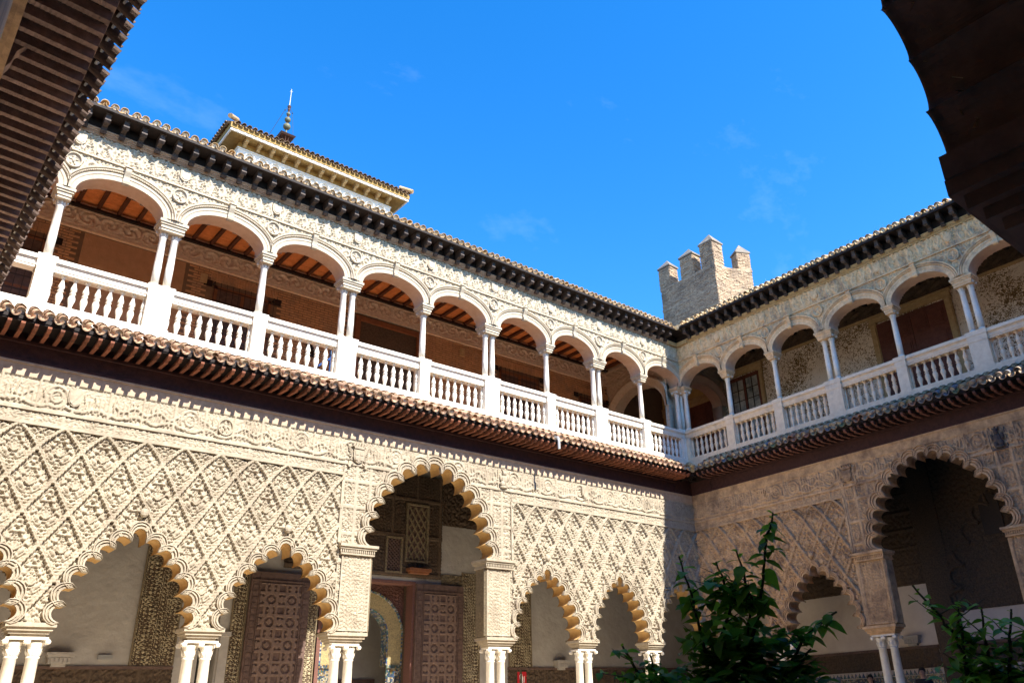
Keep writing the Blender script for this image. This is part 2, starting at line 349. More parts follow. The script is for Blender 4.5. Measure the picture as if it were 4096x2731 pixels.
def arabesque(S, Z, f=9., amp=.014, k=0):
    u = S*f+1.3*np.sin(Z*f*.9+k)+.6*np.sin(S*f*.53+1.7*k); v = Z*f+1.3*np.sin(S*f*.85+.7+k)
    a = np.sin(u)*np.sin(v)+.5*np.sin(1.7*u+v)
    return amp*sst(-.15, .25, a)-amp*.4
def sebka(pitch, row, ph, ztop):
    def H(S, Z):
        Zw = np.where(Z > ztop-.62, ztop-.62+(Z-(ztop-.62))*(1+.38*np.clip((Z-(ztop-.62))/.44, 0, 1)), Z)
        a = (S-ph)/pitch; b = (Zw-ztop)/(2*row)
        u = a+b; v = a-b
        iu = np.floor(u); iv = np.floor(v); fu = u-iu; fv = v-iv
        du = np.abs(u-np.round(u)); dv = np.abs(v-np.round(v))
        nl = pitch*2*row/math.hypot(pitch, 2*row)
        eu = du*nl; ev = dv*nl
        sc = lambda t: .009*np.cos(2*PI*t*9)
        ru = 1-sst(.030, .040, eu+sc(v)); rv = 1-sst(.030, .040, ev+sc(u))
        gu = sst(.004, .014, eu); gv = sst(.004, .014, ev)
        rib = np.maximum(ru*(.102-.020*(1-gu)), rv*(.094-.020*(1-gv)))
        lx = ((fu-.5)+(fv-.5))/2*pitch; lz = ((fu-.5)-(fv-.5))*row
        ax = np.abs(lx); r0 = np.sqrt(lx**2+(.62*lz)**2); t0 = np.arctan2(ax, lz)
        fil = np.cos(6*t0+3.2*np.sin(r0*34))*np.sin(r0*88+1.2*np.cos(4*t0))+.55*np.sin(ax*95)*np.sin(lz*72+ax*25)
        fil = .038*sst(-.12, .14, fil)
        q = np.sqrt(lx**2+(lz+.07)**2); th = np.arctan2(lx, lz+.16)
        sh = (1-sst(.080, .090, q))*(.050+.016*np.cos(th*15)*sst(.02, .05, q)+.012*(1-sst(.0, .02, np.abs(q-.078))))
        moat = sst(.086, .094, q)*1.+(q < .086); fil = fil*np.where((q > .086) & (q < .104), 0, 1)
        h = np.maximum(np.maximum(rib, sh), fil)
        jit = hashn(iu, iv)
        for kx, kz, kr, kh in ((-.125, .06, .036, .055), (.125, .06, .036, .055), (-.062, .185, .036, .06), (.062, .185, .036, .06), (0, .285, .032, .05), (-.065, -.23, .03, .035), (.065, -.23, .03, .035), (0, -.33, .028, .04)):
            r = np.sqrt((lx-kx)**2+(lz-kz)**2)/kr
            kb = np.sqrt(np.clip(1-r*r, 0, 1))*kh*1.55*(.75+.4*jit)-.014*(1-sst(.15, .42, r))*(r < .5)
            h = np.maximum(h, kb)
        # leaves hanging beside the ribs
        for sx in (-1, 1):
            for kx, kz, a_, l_ in ((.085, .12, .5, .07), (.19, -.03, .7, .06), (.10, -.15, -.6, .07), (.04, .37, .2, .06)):
                x = lx*sx-kx; z = lz-kz; cx = x*math.cos(a_)+z*math.sin(a_); cz = -x*math.sin(a_)+z*math.cos(a_)
                e = (cx/.022)**2+(cz/l_)**2
                h = np.maximum(h, np.sqrt(np.clip(1-e, 0, 1))*.055)
        worn = vnoise(S*1.7, Z*1.7, 3); h = h-.022*sst(.62, .85, worn)*h/.08
        return h+.004*vnoise(S*23, Z*23)
    return H
def kufic(z0, z1):
    """a band of square lettering between vertical bars with cartouches"""
    hgt = z1-z0
    def H(S, Z):
        t = (Z-z0)/hgt
        cell = np.floor(S/.088); f = S/.088-cell
        hh = hashn(cell, 3.); thin = .13+.10*hashn(cell, 9.)
        wob = .18*np.sin(Z*19+6*hh)*(hh > .45)
        up = (np.abs(f-.5+wob) < thin) & (t > .14) & (t < .55+.36*hh)
        base = (np.abs(t-.2-.08*np.sin(S*9+hh)) < .05) | ((np.abs(t-.48-.1*np.sin(S*14)) < .045) & (hashn(np.floor(S/.34), 5.) > .35))
        h = .040*(up | base)
        bar = np.abs(((S+.2) % .62)-.31) < .022
        h = np.where(bar & (t > .03) & (t < .97), .034, h)
        pan = np.floor((S+.51)/.62); med = hashn(pan, 2.) > .6
        cx = ((S+.51) % .62)-.31; q = np.sqrt((cx/.22)**2+((t-.5)/.42)**2)
        ring = (np.abs(q-.85) < .09) | (np.abs(q-.45) < .07)
        h = np.where(med & (q < .95), np.where(ring, .028, arabesque(S, Z, 40, .018, 4)), h)
        h = np.maximum(h, arabesque(S, Z, 44, .020, 2))
        edge = (t < .035) | (t > .965)
        return np.where(edge, .03, h)
    return H
def panels(S, Z):
    """alfiz: rectangular carved panels framed by plain fillets"""
    px = (S % .36)-.18; pz = (Z % .62)-.31
    fr_ = sst(.13, .15, np.abs(px))+sst(.26, .28, np.abs(pz))
    q = np.sqrt((px/.12)**2+(pz/.22)**2)
    c = .016*(np.abs(q-.8) < .1)+arabesque(S, Z, 62, .024, 3)-.006
    return np.where(fr_ > .5, .018, c)

# ---- the lobed arch: soffit, stepped archivolt and cusps
def lobes(c, tips, apex, n=9, sg=.62):
    ch = [(-x, z) for x, z in tips]+[(x, z) for x, z in reversed(tips)]
    cz = sum(z for _, z in tips)/len(tips)-.35; out = []
    for i in range(len(ch)-1):
        p = np.array(ch[i]); q = np.array(ch[i+1]); mid = (p+q)/2; e = q-p; ln = np.hypot(*e)
        nn = np.array((-e[1], e[0]))/ln
        if nn @ (mid-np.array((0, cz))) < 0: nn = -nn
        sag = ln*sg if i != len(tips)-1 else apex-p[1]
        t = np.linspace(0, PI, n)
        pts = mid+np.outer(-np.cos(t), e/2)+np.outer(np.sin(t), nn*sag)
        nr = np.outer(-np.cos(t), e/2)/max(ln/2, .01)*.75+np.outer(np.sin(t), nn); nr /= np.linalg.norm(nr, axis=1)[:, None]
        if i == len(tips)-1: pts[:, 0] *= 1+.45*np.sin(t)*(1-.5*np.abs(np.cos(t)))
        pts[:, 0] += c
        out.append((pts, nr, t))
    return out
def outline(lb, zbot):
    pts = np.vstack([l[0] for l in lb])
    return np.vstack([[(pts[0, 0], zbot)], pts, [(pts[-1, 0], zbot)]])
def lobed_arch(fr, lb, parent, d0=.22, depth=.46, W=.145, mats=('stucco', 'soffit'), bands=None):
    mb = MB()
    prof = bands or [(0, 0), (0, .050), (.26, .056), (.30, .022), (.44, .026), (.48, .066), (.66, .062), (.70, .034), (.80, .038), (.84, .082), (.97, .078), (1.0, -.01)]
    for li, (pts, nr, t) in enumerate(lb):
        tap = np.clip(np.sin(t), 0, 1)**.55*.93+.07
        eps = .002*(li % 2)
        n = len(pts)
        vs = []
        for o, h in prof:
            q = pts+nr*(tap*W*o)[:, None]
            vs += [(q[i, 0], d0-.012+h+eps, q[i, 1]) for i in range(n)]
        mb.cur = 0
        mb.add(vs, [(a*n+i, a*n+i+1, (a+1)*n+i+1, (a+1)*n+i) for a in range(len(prof)-1) for i in range(n-1)])
        mb.cur = 1
        vs = [(p[0], d0+.030, p[1]) for p in pts]+[(p[0], d0-depth, p[1]) for p in pts]
        mb.add(vs, [(i, i+1, n+i+1, n+i) for i in range(n-1)])
    return mb.build('lobed_arch', list(mats), parent, fr)

# ---- column pieces shared by both storeys
def column_meshes(tag, r, h, m):
    sh = MB().lathe([(r*1.0, 0), (r*1.02, h*.35), (r*.88, h-.05), (r*.98, h-.04), (r*.98, h-.015), (r*.86, h)], 16)
    return sh.mesh('column', m, smooth=False)
def shaft_smooth(me):
    me.polygons.foreach_set('use_smooth', [len(p.vertices) == 4 for p in me.polygons]); return me
def capital_mesh(r, h, m):
    mb = MB().lathe([(r*.86, 0), (r*.95, h*.1), (r*1.0, h*.45), (r*1.25, h*.72)], 14)
    for k in range(8):                                              # acanthus leaves
        a = 2*PI*k/8; c, s_ = math.cos(a), math.sin(a); w = r*.32
        p = lambda rr, z, o: (c*rr-s_*o, s_*rr+c*o, z)
        mb.add([p(r*.95, 0, -w), p(r*.95, 0, w), p(r*1.18, h*.36, w*.8), p(r*1.18, h*.36, -w*.8), p(r*1.38, h*.47, 0), p(r*1.22, h*.2, 0)], [(0, 1, 5), (1, 2, 5), (2, 3, 5), (3, 0, 5), (2, 4, 3)])
    for i in (-1, 1):
        for j in (-1, 1):                                           # volutes
            mb.tube([(i*r*1.02, j*r*1.5, h*.74), (i*r*1.5, j*r*1.5, h*.74), (i*r*1.5, j*r*1.02, h*.74)], h*.15, 7)
    mb.box(-r*1.45, r*1.45, -r*1.45, r*1.45, h*.86, h)
    return mb.mesh('capital', m)
def base_mesh(r, m):
    return MB().box(-r*1.5, r*1.5, -r*1.5, r*1.5, 0, .08).lathe([(r*1.45, .08), (r*1.5, .11), (r*1.4, .14), (r*1.12, .16), (r*1.2, .19), (r*1.1, .21), (r*1.0, .22)], 14).mesh('column_base', m)

# ---- roof tiles
def half_tube(r, t, ln, up, n=7):
    mb = MB(); v = []
    for y in (0, ln):
        rr = r*(1.0 if y == ln else .86)
        for q in (rr, rr-t):
            for i in range(n+1):
                a = PI*i/n; v.append((-q*math.cos(a), y, (q*math.sin(a)) if up else (-q*math.sin(a))))
    m = n+1; f = []
    for i in range(n):
        f += [(i, i+1, 2*m+i+1, 2*m+i), (m+i, 3*m+i, 3*m+i+1, m+i+1), (2*m+i, 2*m+i+1, 3*m+i+1, 3*m+i), (i, m+i, m+i+1, i+1)]
    f += [(0, 2*m, 3*m, m), (n, m+n, 3*m+n, 2*m+n)]
    mb.add(v, f); return mb

# ================================================================== SETTING
FL = .65
b = MB().box(-900, 900, -900, 900, FL-.5, FL-.004); structure(b.build('ground', 'soil'))
b = MB().box(-21.4, -.3, -4.9, -.4, FL-.3, FL).box(-21.4, -.3, -16.6, -12.6, FL-.3, FL).box(-21.4, -17.3, -12.6, -4.9, FL-.3, FL).box(-4.6, -.3, -12.6, -4.9, FL-.3, FL)
structure(b.build('courtyard_floor', 'ground_stone'))
b = MB().box(-25, 4, -.4, 3.4, FL-.3, FL+.004).box(-.3, 4, -17, -.4, FL-.3, FL+.004).box(-25, 4, -20.2, -16.6, FL-.3, FL+.004).box(-25, -21.4, -16.6, -.4, FL-.3, FL+.004)
structure(b.build('gallery_floor', 'ground_stone'))

TIPN = [(1.0, 3.44), (.945, 3.73), (.86, 4.04), (.715, 4.32), (.54, 4.57), (.355, 4.79), (.122, 4.945)]
tipsfor = lambda hw: [(x*hw, z) for x, z in TIPN]
PORT_A = [(1.66, 5.34), (1.62, 5.70), (1.53, 6.03), (1.39, 6.38), (1.17, 6.69), (.90, 6.98), (.56, 7.21), (.19, 7.35)]
PORT_B = [(1.66, 5.36), (1.62, 5.73), (1.55, 6.05), (1.43, 6.38), (1.22, 6.68), (1.0, 6.95), (.73, 7.18), (.43, 7.35), (.13, 7.47)]
ZB = 3.30                                                           # underside of the carved wall

# lower columns (shared meshes)
LR = .112; LH = 2.90-.22-FL
low_shaft = shaft_smooth(column_meshes('low', LR, LH, 'marble')); low_cap = capital_mesh(LR, .30, 'marble'); low_base = base_mesh(LR, 'marble')
def low_columns(root, fr, sc, offs=(-.165, .165)):
    for o in offs:
        x, y, _ = fr.p(sc+o, 0, 0)
        c = inst('column', low_shaft, root, (x, y, FL+.22), (0, 0, fr.rot))
        inst('capital', low_cap, c, (0, 0, LH)); inst('column_base', low_base, c, (0, 0, -.22))
def low_abacus(root, fr, sc, hw=.39, hl=None):
    hl = hw if hl is None else hl
    mb = MB()
    for a, z0, z1 in ((.27, 3.20, 3.25), (.31, 3.25, 3.30), (.35, 3.30, 3.36), (.39, 3.36, 3.43)):
        e = a-.39
        mb.box(sc-hl-e, sc+hw+e, -.27-e, .27+e, z0, z1)
    return mb.build('abacus', root_mat[root.name], root, fr)
root_mat = {}
def shield(mb, s, z, w, h, d0, d1):
    p = [(-.5, .5), (.5, .5), (.5, -.05), (.42, -.28), (.22, -.44), (0, -.5), (-.22, -.44), (-.42, -.28), (-.5, -.05)]
    mb.prism([(s+x*w, z+y*h) for x, y in p], d0, d1)

def lower_arcade(fr, root, arches, portal, ptips, papex, piers, ppiers, seb, s_end, m, soff, step=.016):
    root_mat[root.name] = m
    holes = []; al = []
    for c, hw in arches:
        lb = lobes(c, tipsfor(hw), 5.22, 11); al.append(lb); holes.append(outline(lb, ZB-.2))
    pl = lobes(portal, ptips, papex, 10); ho = outline(pl, 4.9); holes.append(ho)
    pe0, pe1 = portal-1.66, portal+1.66
    leg = [(pe0, ZB-.2), (pe0, 5.34), (pe1, 5.34), (pe1, ZB-.2)]; holes.append(leg)
    for lb, (c, hw) in zip(al, arches):
        lobed_arch(fr, lb, root, mats=(m, soff))
        MB().sphere((c, .27, 5.52), .085, 10, (1, .8, 1.1)).build('boss', m, root, fr)
    lobed_arch(fr, pl, root, W=.20, mats=(m, soff))
    # lattice panels, one each side of the portal
    a0, a1 = portal-2.50, portal+2.50
    for lo, hi, H in ((.20, a0, seb[0]), (a1, s_end, seb[1])):
        if hi > lo+.3:
            hfield('lattice_panel', fr, lo, hi, ZB+.10, 6.92, step*.9, H, holes, .180, m, root, False)
    for lo, hi in ((a0, portal), (portal, a1)): hfield('portal_surround', fr, lo, hi, ZB+.10, 7.19, step*.85, panels, holes, .215, m, root, False)
    for lo, hi in ((.20, a0), (a1, s_end)): hfield('inscription_band', fr, lo, hi, 6.99, 7.19, step, lambda S, Z: np.where(((S+.1) % .9) < .05, .02, arabesque(S, Z, 60, .022, 5)), holes, .215, m, root)
    hfield('inscription_frieze', fr, .20, s_end, 7.24, 7.84, step*.78, kufic(7.24, 7.84), holes, .215, m, root, False)
    for lo, hi, x in ((.20, a0, a0), (a1, s_end, a1)): MB().box(lo, hi, .19, .262, 6.92, 6.955).box(lo, hi, .19, .247, 6.955, 6.99).box(x-.035, x+.035, .19, .256, 5.36, 6.921).build('moulding', m, root, fr)
    for lo, hi in ((.20, portal-.95), (portal+.95, s_end)): MB().box(lo, hi, .19, .250, 7.19, 7.24).build('moulding', m, root, fr)
    mb = MB().box(.20, s_end, .17, .244, 7.84, 8.06).box(.20, s_end, .19, .275, 8.06, 8.10)
    mb.build('plain_cornice', 'cornice_band' if m == 'stucco' else m, root, fr)
    # back of the wall towards the gallery
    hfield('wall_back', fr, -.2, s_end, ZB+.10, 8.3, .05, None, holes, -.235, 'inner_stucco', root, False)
    # piers of the portal: carved block, jambs, impost cornice
    for sgn in (-1, 1):
        e0 = portal+sgn*1.66; e1 = portal+sgn*2.40; lo, hi = min(e0, e1), max(e0, e1)
        hfield('pier', fr, lo, hi, 3.46, 5.10, step, lambda S, Z: np.where(np.abs((S-lo)/(hi-lo)-.5) > .44, .02, np.where(((Z-3.46) % .55) < .02, .012, arabesque(S, Z, 74, .026, 6))), [], .235, m, root, False)
        x0, x1 = (e0-.03, e0) if sgn > 0 else (e0, e0+.03)
        mb = MB().box(x0, x1, -.20, .238, 3.44, 5.10)
        for z in np.arange(3.55, 5.0, .19):
            mb.box(min(x0, x1)-.006, max(x0, x1)+.006, -.14, .17, z, z+.11)
        mb.tube([(e0-sgn*.03, .19, 3.46), (e0-sgn*.03, .19, 5.08)], .035, 7)
        mb.build('jamb', 'inner_stucco' if m == 'stucco' else m, root, fr)
        mb = MB().box(lo-.06, hi+.05, -.26, .30, 5.10, 5.14).box(lo-.09, hi+.08, -.29, .335, 5.22, 5.27).box(lo-.12, hi+.10, -.32, .37, 5.27, 5.33).box(lo-.05, hi+.04, -.24, .285, 5.14, 5.22)
        for t in np.arange(lo-.05, hi+.05, .052): mb.box(t, t+.03, .28, .318, 5.15, 5.22)
        mb.build('impost', m, root, fr)
        sc = (lo+hi)/2
        low_abacus(root, fr, sc+sgn*.10, .48, .48)
        low_columns(root, fr, sc+sgn*.08)
    for sc in piers:
        low_abacus(root, fr, sc); low_columns(root, fr, sc)

rA = thing('arcade', FA.p(10.4, 0, FL), 'sunlit ground floor arcade of cream carved stucco with lobed arches', 'arcade')
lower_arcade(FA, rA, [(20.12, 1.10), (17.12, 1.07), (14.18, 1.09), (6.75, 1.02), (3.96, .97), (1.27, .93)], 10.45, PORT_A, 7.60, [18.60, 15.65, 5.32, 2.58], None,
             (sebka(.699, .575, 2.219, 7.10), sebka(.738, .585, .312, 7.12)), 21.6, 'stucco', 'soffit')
rB = thing('arcade', FB.p(8.2, 0, FL), 'shaded brown ground floor arcade right of the corner around a tall lobed portal', 'arcade')
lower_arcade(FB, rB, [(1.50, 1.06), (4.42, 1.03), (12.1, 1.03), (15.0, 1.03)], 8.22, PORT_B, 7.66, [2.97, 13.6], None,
             (sebka(.706, .575, 1.158, 7.10), sebka(.706, .575, 1.158, 7.10)), 16.5, 'bounce_warmed_lower', 'bounce_warmed_lower', .018)

# reliefs set on the friezes
def relief_shield(fr, root, s, z, w, h, m, bend=True):
    mb = MB(); shield(mb, s, z, w, h, .22, .275); shield(mb, s, z, w*.86, h*.86, .275, .285)
    if bend: mb.add([(s-.40*w, .296, z+.36*h), (s-.22*w, .296, z+.44*h), (s+.34*w, .296, z-.26*h), (s+.20*w, .296, z-.36*h)], [(0, 1, 2, 3)])
    return mb.build('shield', m, root, fr)
def relief_arms(fr, root, s, z, m):
    mb = MB(); shield(mb, s, z-.05, .27, .33, .22, .29); shield(mb, s, z-.05, .22, .27, .29, .30)
    for i in range(4): mb.box(s-.085+.06*(i % 2)*2-.02, s+.0+.06*(i % 2)*2-.02, .29, .31, z-.02-.13*(i//2), z+.04-.13*(i//2))
    mb.box(s-.13, s+.13, .22, .30, z+.14, z+.19)
    for i in range(5): mb.prism([(s-.14+.07*i-.03, z+.19), (s-.14+.07*i+.03, z+.19), (s-.14+.07*i, z+.28)], .23, .29)
    for g in (-1, 1):                                               # wings and pillars either side
        for i in range(6): mb.tube([(s+g*.15, .25, z+.05-.02*i), (s+g*(.30-.02*i), .25, z+.24-.075*i)], [.02, .012], 5)
        mb.box(s+g*.21-.03, s+g*.21+.03, .22, .27, z-.32, z-.18)
        mb.tube([(s+g*.12, .25, z-.22), (s+g*.26, .25, z-.28)], .025, 5)
    return mb.build('coat_of_arms', m, root, fr)
def relief_medallion(fr, root, s, z, r, m, d=.22, lion=True, name='medallion'):
    mb = MB(); n = 22
    pr = [(1.0, 0), (1.0, .05), (.88, .055), (.82, .03), (.80, .012)]
    v = []
    for q, h in pr: v += [(s+r*q*math.cos(2*PI*k/n), d+h, z+1.12*r*q*math.sin(2*PI*k/n)) for k in range(n)]
    mb.add(v, [(a*n+k, a*n+(k+1) % n, (a+1)*n+(k+1) % n, (a+1)*n+k) for a in range(len(pr)-1) for k in range(n)]+[tuple(range((len(pr)-1)*n, len(pr)*n))])
    for cx, cz, q, sc in ((.02, .42, .22, (1, .7, 1)), (.0, .0, .32, (.8, .6, 1.2)), (-.2, -.4, .2, (.8, .6, 1.4)), (.25, -.42, .2, (.8, .6, 1.4)), (.36, .1, .14, (1.6, .6, .8)), (-.34, .12, .13, (1.5, .6, .8))):
        mb.sphere((s+cx*r, d+.02, z+cz*r*1.1), q*r, 8, sc)
    return mb.build(name, m, root, fr, True)
def relief_figure(fr, root, s, z, m):
    mb = MB().box(s-.20, s+.20, .21, .255, z-.30, z-.25)
    mb.box(s-.21, s-.19, .21, .25, z-.25, z+.26).box(s+.19, s+.21, .21, .25, z-.25, z+.26)
    for c, r, sc in (((s, .27, z+.16), .07, (1, 1, 1.1)), ((s, .26, z), .11, (1, .6, 1.3)), ((s-.06, .27, z-.16), .06, (1, .8, 1.6)), ((s+.07, .28, z-.13), .06, (1.3, .9, 1.4)), ((s+.13, .27, z+.04), .045, (1, .8, 2)), ((s-.12, .27, z+.05), .04, (1, .8, 2)), ((s+.04, .28, z-.22), .06, (2, .8, .6))):
        mb.sphere(c, r, 9, sc)
    mb.prism([(s-.07, z+.22), (s+.07, z+.22), (s+.09, z+.29), (s+.03, z+.25), (s, z+.31), (s-.03, z+.25), (s-.09, z+.29)], .24, .29)
    return mb.build('figure_relief', m, root, fr, False)
def relief_castle(fr, root, s, z, m):
    mb = MB().box(s-.10, s+.10, .22, .26, z-.14, z-.10).box(s-.08, s+.08, .22, .255, z-.10, z+.02)
    for i in (-1, 0, 1): mb.box(s+i*.07-.022, s+i*.07+.022, .22, .27, z+.02, z+.10+.05*(i == 0))
    mb.box(s-.03, s+.03, .255, .262, z-.10, z-.03)
    return mb.build('castle_relief', m, root, fr)
relief_shield(FA, rA, 18.71, 7.56, .25, .34, 'stucco'); relief_medallion(FA, rA, 15.80, 7.54, .17, 'stucco')
relief_arms(FA, rA, 12.62, 7.46, 'stucco'); relief_figure(FA, rA, 8.22, 7.50, 'stucco')
relief_shield(FA, rA, 5.22, 7.55, .24, .36, 'stucco'); relief_castle(FA, rA, 2.48, 7.56, 'stucco')
relief_arms(FB, rB, 6.00, 7.55, 'bounce_warmed_lower'); relief_castle(FB, rB, 3.08, 7.58, 'bounce_warmed_lower'); relief_figure(FB, rB, 10.22, 7.50, 'shield_dark')

# ================================================================== LOWER EAVES
SLOPE_L = .50; EZL = 8.67
tile_len = .40
pan_m = {}; cov_m = {}; plug = {}
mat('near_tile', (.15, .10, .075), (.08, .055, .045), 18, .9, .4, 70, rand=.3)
for mn in ('roof_tile', 'sun_tile', 'upper_tile', 'near_tile', 'belvedere_tile'):
    pan_m[mn] = half_tube(.088, .013, tile_len, False).mesh('pan_tile', mn)
    cov_m[mn] = half_tube(.085, .013, tile_len, True).mesh('cover_tile', mn)
plug_mesh = MB().lathe([(.070, .0), (.066, .02)], 12).mesh('mortar_plug', 'mortar')
raf_meshes = {}
def rafter_mesh(ln, w, h, m, plain=False):
    """a rafter with a carved, drooping nose; +Y points outwards and down the slope"""
    if (ln, m) in raf_meshes: return raf_meshes[(ln, m)]
    pts = [(0, 0), (0, -h), (ln*.70, -h)]
    nq = int(ln*.70/.045)
    low = []
    for i in range(nq): low += [(i*.045, -h), (i*.045+.022, -h-.010)]
    low += [(ln*.72, -h), (ln*.78, -h*.62), (ln*.86, -h*.86), (ln*.95, -h*.70), (ln, -h*.32), (ln, 0)]
    if plain:
        low = [(0, 0), (0, -h)]
        for i in range(int(ln/.05)-1): low += [(i*.05+.02, -h), (i*.05+.035, -h-.004), (i*.05+.05, -h)]
        low += [(ln, -h), (ln, 0)]
    mb = MB(); mb.profile(low, -w/2, w/2)
    raf_meshes[(ln, m)] = mb.mesh('rafter', m); return raf_meshes[(ln, m)]
def tiled_eave(fr, root, s0, s1, e, ez, slope, d_in, pitch, tm, miter=True, s_top=None, rows=True):
    ang = math.atan(slope); ca = math.cos(ang); sa = math.sin(ang)
    n = int((s1-s0)/pitch)
    back = MB()
    for i in range(n):
        s = s0+(i+.5)*pitch
        x, y, _ = fr.p(s, e-tile_len*ca, 0); z = ez+.088+tile_len*sa
        jz = random.uniform(-.010, .010); jr = random.uniform(-.07, .07)
        inst('pan_tile', pan_m[tm], root, (x, y, z+jz), (-ang, 0, fr.rot+jr))
        x, y, _ = fr.p(s+pitch/2, e-.10-tile_len*ca, 0)
        c = inst('cover_tile', cov_m[tm], root, (x, y, z+.035+jz+.05*slope), (-ang, 0, fr.rot+random.uniform(-.09, .09)))
        if random.random() < .85:
            inst('mortar_plug', plug_mesh, c, (0, tile_len-.06, .0), (-PI/2, 0, 0))
        if rows:                                                   # higher courses, joined
            k = 1
            while True:
                dd = e-.10-k*.30*ca
                if dd-tile_len*ca < d_in-.2: break
                for up, so in ((True, pitch/2), (False, 0)):
                    r = .085 if up else .086; zz0 = ez+.088+(.035 if up else 0)
                    vs = []
                    for t in (0, 1):
                        dq = dd-tile_len*ca*(1-t); zq = zz0+(e-dq)*slope+(.012 if t else -.004)
                        rr = r*(1 if t else .86)
                        vs += [(s+so-rr*math.cos(PI*a/5), dq, zq+rr*math.sin(PI*a/5)*(1 if up else -1)) for a in range(6)]
                    back.add(vs, [(a, a+1, 7+a, 6+a) for a in range(5)])
                k += 1
    if rows and back.f:
        o = back.build('roof_tile_courses', tm, root, fr); o['kind'] = 'stuff'
def lower_eave(fr, root, s0, s1, e, tm, rm, plate, rows=True, pitch=.234, rp_=.216, d_wall=.24, near=False):
    tiled_eave(fr, root, s0, s1, e, EZL, SLOPE_L, .22, pitch, tm, rows=rows)
    ang = math.atan(SLOPE_L)
    RA = .06; ln = (e-(.24 if near else .06)-.22)/math.cos(RA); rmsh = rafter_mesh(round(ln, 2), .070 if not near else .075, .125, rm, near)
    tb = .24 if near else .13
    n = int((s1-s0)/rp_)
    for i in range(n):
        s = s0+(i+.5)*rp_
        x, y, _ = fr.p(s, .22, 0)
        inst('rafter', rmsh, root, (x, y, EZL-.012), (-RA, 0, fr.rot))
    zt = lambda d: EZL-.022+(e-.2-d)*.06-.0
    MB().profile([(.2, zt(.2)), (e-tb, zt(e-tb)), (e-tb, zt(e-tb)+.022), (.2, zt(.2)+.022)], s0, s1).build('roof_boarding', 'dark_wood', root, fr)
    (MB().box(s0, s1, e-.27, e-.235, EZL-.07, EZL+.09).build('eave_fillet', rm, root, fr) if near else MB().box(s0, s1, e-.15, e-.11, EZL+.003, EZL+.075).build('eave_fillet', 'dark_wood', root, fr))
    MB().box(s0, s1, .20, d_wall, 8.11, zt(.2)-.01).box(s0, s1, .20, d_wall+.05, 8.46, 8.52).box(s0, s1, .20, d_wall+.03, 8.10, 8.16).build('wall_plate', plate, root, fr)
rEA = thing('tiled_eave', FA.p(10.4, .2, 8.1), 'sunlit low tiled eave with red brown rafters under the white balustrade', 'eave')
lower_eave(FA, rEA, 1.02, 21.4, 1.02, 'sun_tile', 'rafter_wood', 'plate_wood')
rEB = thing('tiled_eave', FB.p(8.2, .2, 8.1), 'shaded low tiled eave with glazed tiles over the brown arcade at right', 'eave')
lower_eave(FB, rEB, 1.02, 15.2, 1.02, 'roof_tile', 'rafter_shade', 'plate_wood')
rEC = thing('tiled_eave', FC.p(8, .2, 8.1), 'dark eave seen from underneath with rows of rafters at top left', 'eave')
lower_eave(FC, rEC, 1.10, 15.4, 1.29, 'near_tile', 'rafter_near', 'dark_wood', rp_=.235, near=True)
# tile patch filling the inside corner where the two low roofs meet
mb = MB(); e = 1.02
mb.box(-e, -.2, -e, -.2, EZL-.0, EZL+.03); mb.tube([(-.2, -.2, EZL-.07), (-e+.05, -e+.05, EZL-.07)], .06, 4)
for i in range(4): mb.box(-e+.03, -.22, -.34-.216*i, -.27-.216*i, EZL-.13, EZL-.002) if i % 2 else mb.box(-.34-.216*i, -.27-.216*i, -e+.03, -.22, EZL-.13, EZL-.001)
mb.build('corner_boarding', 'dark_wood', rEB)
mb = MB()
for i in range(5):
    t = i/4; c = -.25-(e-.18)*t
    mb.sphere((c, c, EZL+.15+(e-.2)*SLOPE_L*(1-t)), .085, 8, (1.2, 1.2, .7))
mb.tube([(-e+.22, -e+.22, EZL+.14), (-e-.02, -e-.02, EZL+.03)], .075, 9)
mb.build('valley_tile', 'roof_tile', rEB)
MB().box(-1.1, -.2, -.26, -.20, 8.11, 8.62).box(-.26, -.20, -1.1, -.26, 8.11, 8.62).build('corner_plate', 'plate_wood', rEB)

